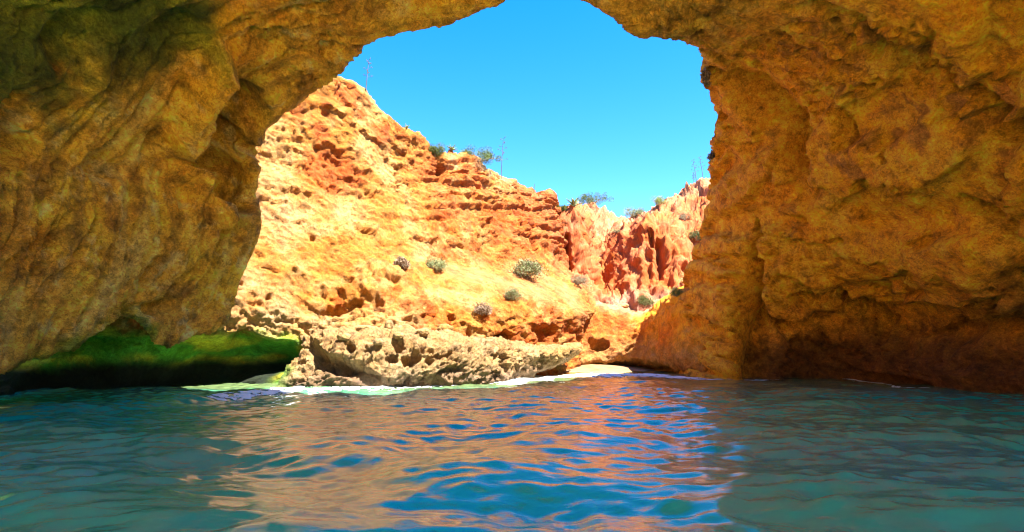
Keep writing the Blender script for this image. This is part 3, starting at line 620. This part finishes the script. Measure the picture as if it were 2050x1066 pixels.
D += (.2 + .8 * pit) * (-0.55 * ss(.10, .30, fbm(PD, (1.3, .8, .55), 4, .6, 93)) - 0.22 * ss(.08, .3, fbm(PD, (.5, .4, .28), 3, .6, 95)) + .14 * blocks(PD, (.36, .36, .25), 94)) + .22 * blocks(PD, (1.5, 1.1, .7), 92) + .14 * fbm(PD, (.5, .35, .25), 3, .65, 98, True)
D -= np.median(D)
D *= 0.75 - .35 * ss(0, 3, P[:, 0])
D = D.reshape(S.shape[:2])
cuts = [([at(615,690,27.2), at(645,722,26.6), at(700,742,26.1), at(745,762,25.9)], [.28, .42, .45, .4], 0.95),
        ([at(695,690,26.5), at(703,700,26.4)], [.22, .26], .8), ([at(830,715,26.4), at(815,722,26.2)], [.35, .35], .9),
        ([at(795,690,26.8), at(800,700,26.6)], [.3, .3], .6), ([at(845,690,26.8)], .25, .6), ([at(860,720,26.5)], .25, .5),
        ([at(600,760,26)], .3, .4), ([at(1005,700,29), at(1015,740,29)], [.25, .35], .5), ([at(785,720,26.2)], .28, .6), ([at(905,738,27)], .12, .2),
        ([at(1060,705,31)], .3, .35)]
D = D - carve(S, N, cuts)
S2 = S + N * D[..., None]; P = S2.reshape(-1, 3)
LEDGE = S2
na = fbm(P, 1.5, 5, .6, 101); nb = fbm(P, .5, 4, .6, 102)
C = mixc(np.tile(np.array([0.38, 0.235, 0.10]), (len(P), 1)), np.array([0.44, 0.29, 0.14]), ss(-.1, .25, na))
C = mixc(C, np.array([0.17, 0.10, 0.05]), ss(.08, .28, nb) * .7)
C = mixc(C, np.array([0.44, 0.25, 0.08]), np.maximum(ss(0, 5, P[:, 0]) * .8, ss(2.0, 3.2, P[:, 2] + na) * .6))
C = mixc(C, np.array([0.22, 0.14, 0.10]), (1 - ss(.15, 1.1, P[:, 2] + .6 * na + .4 * nb)) * .75)
C = mixc(C, np.array([0.06, 0.16, 0.02]), zone(P, [at(565, 745, 26.4), at(560, 770, 26.2)], [.6, .6], .7) * .8)
ledge = mesh_obj("rock_ledge", S2, grid_faces(*S.shape[:2]), MAT_LEDGE, tint=C)
tag(ledge, "long pale pitted rock ledge at the waterline below the sunlit cliff", "rock ledge")

# ------------------------------------------------------------------ beach, plateau behind the cliffs
gx, gy = np.meshgrid(np.linspace(-1, 12, 180), np.linspace(32, 48, 180), indexing='ij')
z = -0.5 + 0.078 * (gy - 32) + 0.05 * fbm(np.stack([gx.ravel(), gy.ravel(), 0 * gx.ravel()], 1), 2.5, 3).reshape(gx.shape)
z += 0.02 * (8 - gx) * ss(36, 42, gy) - 0.06 * np.clip(gx - 5.5, 0, 9)
V = np.stack([gx, gy, z], -1)
nb = fbm(V.reshape(-1, 3), 1.2, 3)
C = mixc(np.tile(np.array([0.22, 0.145, 0.07]), (V.size // 3, 1)), np.array([0.17, 0.10, 0.05]), ss(-.1, .3, nb))
C = mixc(C, np.array([0.30, 0.18, 0.09]), (1 - ss(0.02, 0.18, V[..., 2].ravel() + .08 * nb)) * .8)
beach = mesh_obj("beach", V, grid_faces(*gx.shape), MAT_SAND, tint=C)
tag(beach, "small strip of sand at the head of the bay", kind="structure")
m_ter = rock_mat("dry_ground", grain=2.0, bump=.03)
gx, gy = np.meshgrid(np.linspace(-400, 400, 60), np.linspace(75, 600, 50), indexing='ij')
V = np.stack([gx, gy, 7.5 + 1.2 * fbm(np.stack([gx.ravel(), gy.ravel(), 0 * gx.ravel()], 1), 60, 3).reshape(gx.shape)], -1)
ter = mesh_obj("terrain", V, grid_faces(*gx.shape), m_ter, tint=np.tile(np.array([.3, .24, .13]), (V.size // 3, 1)))
tag(ter, "dry ground on top of the cliffs", kind="structure")

# ------------------------------------------------------------------ the sea
rw = random.Random(5)
waves = []
for k in range(60):
    lam = 0.4 * (7.0 / 0.4) ** (rw.random() ** 1.5)
    th = math.radians(rw.gauss(-98, 62))
    slope = 0.024 * (lam / 2.2) ** -0.05 * rw.uniform(.6, 1.3)
    waves.append((2 * math.pi / lam, th, slope * lam / (2 * math.pi), rw.uniform(0, 6.28)))
def sea_z(x, y):
    P = np.stack([x.ravel(), y.ravel(), 0 * x.ravel()], 1)
    gust = (1.1 + 0.4 * fbm(P, 3.5, 3, .5, 111)).reshape(x.shape)
    wx = x + 0.5 * noise(P, 2.6, 112).reshape(x.shape); wy = y + 0.5 * noise(P, 2.6, 113).reshape(x.shape)
    z = 0
    for k, th, a, ph in waves:
        q = np.sin(k * (wx * math.cos(th) + wy * math.sin(th)) + ph)
        z = z + a * (q if k < 2 else q + 0.25 * (q * q - .5)) * (gust if k > 1.5 else 1)
    rip = fbm(np.stack([wx.ravel() * .75, wy.ravel() * 1.2, 0 * wx.ravel()], 1), 0.8, 3, .5, 115, True).reshape(x.shape)
    z = z + 0.036 * gust * rip
    return z * (0.55 + 0.45 * (1 - ss(22, 34, y)))
xs = np.linspace(-24, 24, 760); ys = -3.0 + 49.5 * np.linspace(0, 1, 650) ** 1.4
gx, gy = np.meshgrid(xs, ys, indexing='ij')
gz = sea_z(gx, gy)
m_sea, n, l, bs = new_mat("sea_water")
bs.inputs["Base Color"].default_value = (0.004, 0.13, 0.115, 1)
bs.inputs["Roughness"].default_value = 0.01; bs.inputs["IOR"].default_value = 1.53
tc = n.new("ShaderNodeTexCoord"); mp = n.new("ShaderNodeMapping"); mp.inputs["Scale"].default_value = (0.8, 1.2, 1)
l.new(tc.outputs["Object"], mp.inputs["Vector"])
nn = n.new("ShaderNodeTexNoise"); nn.inputs["Scale"].default_value = 5.0; nn.inputs["Detail"].default_value = 5; nn.inputs["Roughness"].default_value = .6; nn.inputs["Distortion"].default_value = .5
l.new(mp.outputs[0], nn.inputs["Vector"])
bp = n.new("ShaderNodeBump"); bp.inputs["Strength"].default_value = 0.5; bp.inputs["Distance"].default_value = 0.018
l.new(nn.outputs["Fac"], bp.inputs["Height"]); l.new(bp.outputs[0], bs.inputs["Normal"])
cn = n.new("ShaderNodeTexNoise"); cn.inputs["Scale"].default_value = 0.16; cn.inputs["Detail"].default_value = 4
l.new(tc.outputs["Object"], cn.inputs["Vector"])
cr = n.new("ShaderNodeValToRGB"); cr.color_ramp.elements[0].position = .35; cr.color_ramp.elements[1].position = .68
cr.color_ramp.elements[0].color = (0.001, 0.29, 0.255, 1); cr.color_ramp.elements[1].color = (0.015, 0.31, 0.16, 1)
l.new(cn.outputs["Fac"], cr.inputs["Fac"]); # sand stirred up towards the shore
sx = n.new("ShaderNodeSeparateXYZ"); l.new(tc.outputs["Object"], sx.inputs[0])
sm = n.new("ShaderNodeMath"); sm.operation = 'MULTIPLY_ADD'; sm.inputs[1].default_value = 9.0; l.new(cn.outputs["Fac"], sm.inputs[0]); l.new(sx.outputs["Y"], sm.inputs[2])
sr = n.new("ShaderNodeMapRange"); sr.inputs["From Min"].default_value = 25.0; sr.inputs["From Max"].default_value = 31.0; l.new(sm.outputs[0], sr.inputs["Value"])
sc_ = n.new("ShaderNodeMix"); sc_.data_type = 'RGBA'; sc_.inputs["B"].default_value = (0.10, 0.15, 0.06, 1)
l.new(sr.outputs[0], sc_.inputs["Factor"]); l.new(cr.outputs[0], sc_.inputs["A"]); l.new(sc_.outputs["Result"], bs.inputs["Base Color"])
sea = mesh_obj("sea", np.stack([gx, gy, gz], -1), grid_faces(*gx.shape), m_sea)
tag(sea, "choppy green water inside the cave and the bay", kind="structure")

# foam where the swell meets the rock: a thin broken sheet lying on the water
m_foam, n, l, bs = new_mat("foam")
bs.inputs["Base Color"].default_value = (0.62, 0.66, 0.64, 1); bs.inputs["Roughness"].default_value = .8
nn = n.new("ShaderNodeTexNoise"); nn.inputs["Scale"].default_value = 14; nn.inputs["Detail"].default_value = 5
bp = n.new("ShaderNodeBump"); bp.inputs["Strength"].default_value = .6; bp.inputs["Distance"].default_value = .03
l.new(nn.outputs["Fac"], bp.inputs["Height"]); l.new(bp.outputs[0], bs.inputs["Normal"])
def wat(px, py):
    u = (px - CX) / FPX; v = (CY - py) / FPX
    dy = TH_C - v * TH_S; dz = TH_S + v * TH_C
    Y = -CAM_Z * dy / dz
    return np.array([u * Y / dy, Y])
strips = [([(455,796),(560,788),(640,781),(700,779)], .55, .55), ([(600,780),(760,776),(900,772),(1010,765)], .45, .42), ([(1010,766),(1080,757),(1150,754),(1240,752),(1300,752)], 1.1, .85),
          ([(1240,750),(1330,754),(1400,760)], .8, .5), ([(1390,760),(1480,761),(1560,760)], .35, .5), ([(1640,757),(1668,757)], .4, .8), ([(1690,760),(1740,766),(1800,775),(1850,779)], .22, .4),
          ([(1890,838),(1935,842)], .35, .30), ([(640,785),(760,780),(880,776)], .8, .25)]
fx, fy = np.meshgrid(np.linspace(-15, 18, 900), np.linspace(18, 40, 620), indexing='ij')
Q = np.stack([fx.ravel(), fy.ravel()], 1); m = np.full(len(Q), -1.0)
for pts, rad, amt in strips:
    pts = [wat(*p) for p in pts]
    for a, b in zip(pts[:-1], pts[1:]):
        ab = b - a; t = np.clip((Q - a) @ ab / (ab @ ab), 0, 1)
        d = np.linalg.norm((Q - a - t[:, None] * ab) * np.array([1, .8]), axis=1) / rad
        m = np.maximum(m, amt * (1.25 - d))
P3 = np.stack([Q[:, 0], Q[:, 1] * 1.6, 0 * Q[:, 0]], 1)
m = m + 0.75 * fbm(P3, 1.3, 4, .6, 121) - 0.22 - 1.2 * ss(-.02, .3, fbm(P3, .5, 4, .7, 122))
m = m.reshape(fx.shape)
fz = sea_z(fx, fy) + 0.012 + 0.07 * np.clip(m, 0, .6)
F = grid_faces(*fx.shape); keep = (m.ravel()[F].mean(1) > 0.0)
F = F[keep]; used, inv = np.unique(F.ravel(), return_inverse=True)
foam = mesh_obj("sea_foam", np.stack([fx, fy, fz], -1).reshape(-1, 3)[used], inv.reshape(-1, 4), m_foam)
tag(foam, "white foam along the rocks and the beach", kind="stuff")

# ------------------------------------------------------------------ unseen cove behind the camera, added to bounce sunlight into the cave
gx, gy = np.meshgrid(np.linspace(-60, 60, 160), np.linspace(-70, 4, 120), indexing='ij')
P3 = np.stack([gx.ravel(), gy.ravel(), 0 * gx.ravel()], 1)
gz = -0.05 - 0.11 * gy + 0.25 * fbm(P3, 5, 3, .5, 131).reshape(gx.shape); gz = np.where(gy < -25, gz[:, :1] * 0 + 2.7 - 0.05 * (gy + 25) + 0.2 * fbm(P3, 5, 3, .5, 131).reshape(gx.shape), gz)
V = np.stack([gx, gy, gz], -1); nb = fbm(V.reshape(-1, 3), 2, 3)
cove = mesh_obj("beach", V, grid_faces(*gx.shape), MAT_SAND, tint=mixc(np.tile(np.array([0.88, 0.57, 0.21]), (V.size // 3, 1)), np.array([0.84, 0.52, 0.18]), ss(-.1, .3, nb)))
tag(cove, "added unseen sand behind the camera that bounces sunlight into the cave", kind="structure")
prof = [(-17, -1.5), (-18, 1), (-19, 5), (-20.5, 9), (-21.5, 15), (-23, 21), (-26, 23), (-45, 23.5)]
G = np.array([[W(x - 0.10 * max(0, -y) * 0.3, y, zz) for (x, zz) in prof] for y in (6, 0, -8, -18, -30, -45, -65)])
S = span(G, 60.0); t_n = normals(S, facing(S, (0, -15, 5)))
S = S + t_n * (0.9 * fbm(S.reshape(-1, 3), 5, 4, .55, 133)).reshape(S.shape[:2])[..., None]
bounce_cliff = mesh_obj("cliff", S, grid_faces(*S.shape[:2]), MAT_CLIFF, tint=np.tile(np.array([0.84, 0.54, 0.20]), (S.size // 3, 1)))
tag(bounce_cliff, "added unseen pale cliff behind the camera that bounces sunlight into the cave", "cliff", kind="structure")

# ------------------------------------------------------------------ boulders
def ground_at(S, px, py):
    """the nearest point of a built rock face at this place of the photograph"""
    Q = S.reshape(-1, 3); X, Y = project(Q)
    d = np.hypot(X - px, Y - py); near = np.where(d < max(5.0, d.min() * 1.2))[0]
    return Q[near[np.argmin(Q[near, 1])]]
def skyline_at(S, px):
    """the highest point of a built rock face along this column of the photograph"""
    Q = S.reshape(-1, 3); X, Y = project(Q)
    near = np.where((np.abs(X - px) < 3.5) & (Q[:, 1] < 70))[0]
    top_ = Y[near].min(); near = near[Y[near] < top_ + 5]
    return Q[near[np.argmin(Q[near, 1])]]
def ico(sub):
    import bmesh
    bm = bmesh.new(); bmesh.ops.create_icosphere(bm, subdivisions=sub, radius=1.0)
    bm.verts.ensure_lookup_table()
    V = np.array([v.co[:] for v in bm.verts]); F = np.array([[v.index for v in f.verts] for f in bm.faces]); bm.free()
    return V, F
ICO_V, ICO_F = ico(4)
def boulder(S, px, py, wpx, hpx, seed, label, tintc, mat=MAT_LEDGE, group=None):
    p = ground_at(S, px, py + hpx * 0.45); Y = p[1]; k = Y / FPX
    r = np.array([wpx * k / 2, (wpx + hpx) * k / 4, hpx * k / 2])
    V = ICO_V.copy()
    w = worley(V + seed * 3.1, 0.9, seed)
    V = V * (1 + 0.30 * fbm(V + seed, 1.1, 3, .5, seed) + 0.25 * (w[:, 1] - w[:, 0]) - 0.08)[:, None]
    V = np.sign(V) * np.abs(V) ** 0.85 * r
    V += 0.03 * fbm(V, .25, 3, .6, seed)[:, None] * V / (np.linalg.norm(V, axis=1)[:, None] + 1e-6)
    nz = fbm(V, .5, 4, .6, seed + 9)
    T = mixc(np.tile(np.array(tintc), (len(V), 1)), np.array(tintc) * .6, ss(.05, .3, nz))
    o = mesh_obj("boulder", V, ICO_F, mat, tint=T)
    o.location = p + np.array([0, -0.1, r[2] * 0.45])
    tag(o, label, "boulder", group or "boulders lying along the top of the ledge")
PL = (0.44, 0.30, 0.14)
BOULDERS = [
 (735, 655, 52, 24, 1, "flat pale boulder right of the dark hollow, leftmost big one on the ledge", PL),
 (812, 656, 46, 32, 2, "largest squarish pale boulder on top of the ledge", PL),
 (782, 652, 18, 26, 3, "narrow upright boulder just left of the largest one on the ledge", (0.38, 0.27, 0.13)),
 (795, 668, 22, 14, 4, "small rounded stone in front of the largest boulder on the ledge", PL),
 (852, 662, 26, 16, 5, "low pale boulder directly right of the largest one on the ledge", PL),
 (892, 652, 34, 22, 6, "golden tilted slab of rock, rightmost of the ledge boulders", (0.44, 0.27, 0.09)),
 (762, 680, 22, 14, 7, "small brownish stone low on the ledge below the upright boulder", (0.36, 0.25, 0.13)),
 (690, 668, 28, 15, 8, "pale stone on the ledge just below the dark hollow", PL),
]
for b in BOULDERS:
    S_ = LEDGE if b[1] > 660 else CLIFF_LEFT
    boulder(S_, *b)
boulder(CLIFF_BACK, 1243, 606, 30, 12, 21, "pale flat rock lying on the shaded scree below the red cliffs", (0.42, 0.28, 0.16), MAT_CLIFF, "rocks on the scree")

# ------------------------------------------------------------------ plants
def leaf_mat(name, rough=.7, trans=0.15):
    m, n, l, bs = new_mat(name)
    a = n.new("ShaderNodeAttribute"); a.attribute_name = "tint"
    nn = n.new("ShaderNodeTexNoise"); nn.inputs["Scale"].default_value = 5
    r = n.new("ShaderNodeMapRange"); r.inputs["To Min"].default_value = .7; r.inputs["To Max"].default_value = 1.3
    l.new(nn.outputs["Fac"], r.inputs["Value"])
    v = n.new("ShaderNodeVectorMath"); v.operation = 'SCALE'
    l.new(a.outputs["Color"], v.inputs[0]); l.new(r.outputs[0], v.inputs["Scale"]); l.new(v.outputs[0], bs.inputs["Base Color"])
    bs.inputs["Roughness"].default_value = rough; bs.inputs["Specular IOR Level"].default_value = .2
    return m
MAT_LEAF = leaf_mat("leaves"); MAT_TWIG = leaf_mat("twigs", .9)
def tube(pts, rads, sides=5):
    pts = np.asarray(pts, float); V, F = [], []
    for i, (p, r) in enumerate(zip(pts, rads)):
        d = pts[min(i + 1, len(pts) - 1)] - pts[max(i - 1, 0)]; d /= np.linalg.norm(d) + 1e-9
        a = np.cross(d, [0.3, 1, 0.1]); a /= np.linalg.norm(a); b = np.cross(d, a)
        for k in range(sides):
            t = 2 * math.pi * k / sides
            V.append(p + r * (a * math.cos(t) + b * math.sin(t)))
    for i in range(len(pts) - 1):
        for k in range(sides):
            k2 = (k + 1) % sides
            F.append([i * sides + k, i * sides + k2, (i + 1) * sides + k2, (i + 1) * sides + k])
    return np.array(V), np.array(F)
def merge(parts):
    V, F, o = [], [], 0
    for v, f in parts:
        V.append(v); F.append(f + o); o += len(v)
    return np.concatenate(V), np.concatenate(F)
def empty(name, loc):
    o = bpy.data.objects.new(name, None); COL.objects.link(o); o.location = loc; o.empty_display_size = .2
    return o
GREEN = (0.10, 0.14, 0.03); GREYG = (0.22, 0.26, 0.12); DRY = (0.30, 0.22, 0.15); DARKG = (0.12, 0.15, 0.05); LIME = (0.26, 0.32, 0.1)
EDGE = "shrubs along the cliff edge"
def shrub(S, px, py, wpx, hpx, seed, label, col, group, leaf=1.0, dry=0.0, n=1500, flat=0.0, hang=False):
    rs = np.random.RandomState(seed)
    p = skyline_at(S, px) - np.array([0, 0, .12]) if group == EDGE else ground_at(S, px, py + hpx / 2)
    k = p[1] / FPX
    w, h = wpx * k / 2 * 1.2, hpx * k * (1.15 if group == EDGE else 1.1); n = int(n * (3.6 if group == EDGE else 2.2))
    root = empty("shrub", p)
    tag(root, label, "shrub", group)
    nc = 26
    th = rs.rand(nc) * 2 * math.pi; el = np.arcsin(rs.uniform(-0.1, 1, nc)); rr = rs.uniform(.45, .85, nc)
    cc = np.stack([np.cos(th) * np.cos(el) * w * rr, np.sin(th) * np.cos(el) * w * rr * .8, h * (.12 + .62 * np.maximum(np.sin(el), 0) * rr)], 1)
    if group == EDGE: cc[:, 2] = h * rs.uniform(.05, .62 if flat else .7, nc)
    if hang: cc[:, 2] = -h * rs.uniform(.1, .9, nc)
    ci = rs.randint(0, nc, n); cr = rs.uniform(.16, .34, nc) * min(w * 1.3, h) * (1.5 if group == EDGE else 1.1)
    d = rs.normal(size=(n, 3)); d /= np.linalg.norm(d, axis=1)[:, None]
    pos = cc[ci] + d * (rs.rand(n) ** .4 * cr[ci])[:, None]
    ax = d * .8 + rs.normal(size=(n, 3)) * .5 + np.array([0, 0, .5 if not hang else -.7]); ax /= np.linalg.norm(ax, axis=1)[:, None]
    sd = np.cross(ax, rs.normal(size=(n, 3))); sd /= np.linalg.norm(sd, axis=1)[:, None]
    L = (rs.uniform(.6, 1.3, n) * leaf * max(.045, .05 * h + .02))[:, None]; B = L * .26
    V = np.stack([pos, pos + ax * L * .5 + sd * B, pos + ax * L, pos + ax * L * .5 - sd * B], 1).reshape(-1, 3)
    F = np.arange(n * 4).reshape(n, 4)
    T = np.array(col)[None] * rs.uniform(.65, 1.35, (n, 1))
    T = np.where((rs.rand(n) < dry)[:, None], np.array(DRY) * rs.uniform(.7, 1.2, (n, 1)), T)
    mesh_obj("foliage", V, F, MAT_LEAF, root, tint=np.repeat(T, 4, 0), smooth=False)
    tw = []
    for c in cc[:14]:
        mid = c * np.array([.45, .45, .5]) + rs.normal(size=3) * .04
        tw.append(tube([np.array([0, 0, -.08 * (1 if not hang else -1)]), mid, c], [.03, .02, .008], 4))
    v, f = merge(tw)
    mesh_obj("stem", v, f, MAT_TWIG, root, tint=np.tile(np.array([.22, .15, .10]), (len(v), 1)))
    return root
SLOPE = "shrubs on the rocky slope"; BACKS = "shrubs on the red cliffs"
shrub(CLIFF_LEFT, 872, 304, 34, 22, 1, "small round dark green shrub on the cliff edge, left of the wide one", GREEN, EDGE)
shrub(CLIFF_LEFT, 963, 327, 84, 24, 2, "wide flat topped green shrub on the edge of the sunlit cliff", (0.11, 0.16, 0.03), EDGE, n=2600, flat=1)
shrub(CLIFF_BACK, 1192, 414, 72, 18, 3, "wide low dark green shrub on top of the far cliff", GREEN, EDGE, n=2200, flat=1)
shrub(CLIFF_BACK, 1265, 441, 42, 18, 4, "grey green shrub in the dip of the far skyline", GREYG, EDGE)
shrub(CLIFF_BACK, 1322, 418, 26, 14, 5, "small light green shrub on the skyline right of the dip", LIME, EDGE)
shrub(CLIFF_BACK, 1125, 416, 22, 10, 6, "tiny low shrub on the skyline right of the rock pinnacle", GREEN, EDGE)
shrub(CLIFF_LEFT, 874, 521, 42, 36, 7, "grey green rounded shrub on the sunlit slope, left of the largest", GREYG, SLOPE, leaf=.9)
shrub(CLIFF_LEFT, 807, 519, 26, 30, 8, "dry grey brown tuft, leftmost shrub on the sunlit slope", DRY, SLOPE, dry=.6, leaf=1.3)
shrub(CLIFF_LEFT, 1060, 530, 66, 48, 9, "largest grey green shrub on the slope with dry lower twigs", GREYG, SLOPE, dry=.25, n=2400)
shrub(CLIFF_LEFT, 1028, 582, 34, 28, 10, "small grey green shrub below the largest one on the slope", GREYG, SLOPE, dry=.2)
shrub(CLIFF_LEFT, 967, 612, 34, 26, 11, "dry mauve brown shrub low on the golden rock", DRY, SLOPE, dry=.8, leaf=1.2)
shrub(CLIFF_LEFT, 1158, 556, 40, 24, 12, "pale grey shrub on the slope right of the largest one", (0.26, 0.25, 0.15), SLOPE, dry=.4)
shrub(CLIFF_BACK, 1230, 458, 22, 10, 13, "small olive shrub high in the gully between the red cliffs", GREYG, BACKS, n=700)
shrub(CLIFF_BACK, 1290, 594, 34, 26, 14, "dark green shrub on the shaded scree under the red cliff", DARKG, BACKS)
shrub(CLIFF_BACK, 1398, 466, 30, 30, 15, "dark shrub clinging beside the right cave wall under the skyline", DARKG, BACKS)
shrub(CLIFF_BACK, 1368, 428, 24, 20, 16, "grey shrub on the upper red cliff near the right wall", (0.2, 0.2, 0.12), BACKS, n=900)
shrub(BAYWALL, 1354, 578, 24, 20, 17, "dark green shrub on the rim of the orange wall", DARKG, BACKS, n=1000)
shrub(BAYWALL, 1372, 537, 34, 32, 18, "bright pale green shrub where the orange wall meets the red cliff", (0.36, 0.40, 0.17), BACKS, leaf=.9)
shrub(CAVE, 1411, 124, 14, 34, 19, "dark stringy plant hanging from the upper right rim of the cave", (0.10, 0.08, 0.045), "plants hanging from the cave rim", leaf=1.6, dry=.4, n=400, hang=True)
shrub(CAVE, 1417, 290, 14, 30, 20, "dark stringy plant hanging halfway down the right rim", (0.10, 0.08, 0.045), "plants hanging from the cave rim", leaf=1.6, dry=.4, n=400, hang=True)

def stalk(S, px, y0, y1, lean, seed, label, pods=True):
    rs = np.random.RandomState(seed)
    p = skyline_at(S, px); H = (project(p)[1] - y0) * p[1] / FPX
    root = empty("agave_stalk", p); tag(root, label, "agave stalk", "dry agave flower stalks on the skyline")
    zs = np.linspace(-.25, H, 7)
    pts = np.stack([lean * H * (np.clip(zs, 0, 9) / H) ** 1.3, 0 * zs, zs], 1)
    v, f = tube(pts, np.linspace(.035, .014, 7), 6)
    mesh_obj("stem", v, f, MAT_TWIG, root, tint=np.tile(np.array([.10, .09, .07]), (len(v), 1)))
    if not pods: return
    for i in range(11):
        t = .45 + .55 * i / 10; c = np.array([np.interp(t * H, zs, pts[:, 0]), 0, t * H])
        a = i * 2.4 + rs.rand(); ln = H * .13 * (1.15 - .75 * (t - .45) / .55)
        e = c + np.array([math.cos(a) * ln, math.sin(a) * ln, ln * .35])
        prt = [tube([c, (c + e) / 2 - np.array([0, 0, ln * .08]), e], [.012, .009, .007], 4)]
        for j in range(4):
            q = e + rs.normal(size=3) * .028
            prt.append(tube([q - [0, 0, .035], q, q + [0, 0, .035]], [.006, .024, .006], 4))
        v, f = merge(prt)
        mesh_obj("branch", v, f, MAT_TWIG, root, tint=np.tile(np.array([.11, .10, .06]), (len(v), 1)))
stalk(CLIFF_LEFT, 735, 114, 178, .06, 1, "tall thin agave stalk on the highest part of the left cliff")
stalk(CLIFF_LEFT, 1006, 272, 350, .05, 2, "thin agave stalk beside the wide green shrub on the edge")
stalk(CLIFF_LEFT, 1070, 368, 402, .1, 3, "faint bare stalk left of the rock pinnacle", False)
stalk(CLIFF_BACK, 1387, 345, 385, .0, 4, "shortest of three agave stalks by the right wall, on the left")
stalk(CLIFF_BACK, 1396, 318, 384, -.12, 5, "middle agave stalk of the three by the right wall")
stalk(CLIFF_BACK, 1405, 312, 382, -.12, 6, "rightmost agave stalk of the three by the right wall")

def agave(S, px, py, wpx, nl, seed, label):
    rs = np.random.RandomState(seed)
    p = skyline_at(S, px); R = wpx * p[1] / FPX / 2
    root = empty("agave", p); tag(root, label, "agave", "spiky agaves on the skyline")
    for i in range(nl):
        a = i * 2.399 + rs.rand() * .4; el = math.radians(rs.uniform(8, 75)); L = R * rs.uniform(.85, 1.15)
        dirv = np.array([math.cos(a) * math.cos(el), math.sin(a) * math.cos(el), math.sin(el)])
        side = np.cross(dirv, [0, 0, 1.0]); side /= np.linalg.norm(side) + 1e-6; up = np.cross(side, dirv)
        V = []
        for t, wd in ((0, .06), (.35, .085), (.7, .05), (1, .004)):
            c = dirv * L * t - np.array([0, 0, 1]) * L * .12 * t * t
            V += [c - side * wd * R * 1.6, c + up * .02 * R, c + side * wd * R * 1.6, c - up * .05 * R]
        F = [[b * 4 + k, b * 4 + (k + 1) % 4, b * 4 + 4 + (k + 1) % 4, b * 4 + 4 + k] for b in range(3) for k in range(4)]
        mesh_obj("leaf", V, F, MAT_LEAF, root, tint=np.tile(np.array([.2, .27, .13]) * rs.uniform(.8, 1.2), (len(V), 1)))
agave(CLIFF_BACK, 1152, 420, 44, 22, 1, "spiky agave rosette left of the wide shrub on the far cliff")
agave(CLIFF_LEFT, 905, 326, 30, 14, 2, "small spiky agave between the round and the wide shrub")
agave(CLIFF_LEFT, 815, 292, 24, 12, 3, "small spiky agave at the foot of the highest cliff, on the skyline")
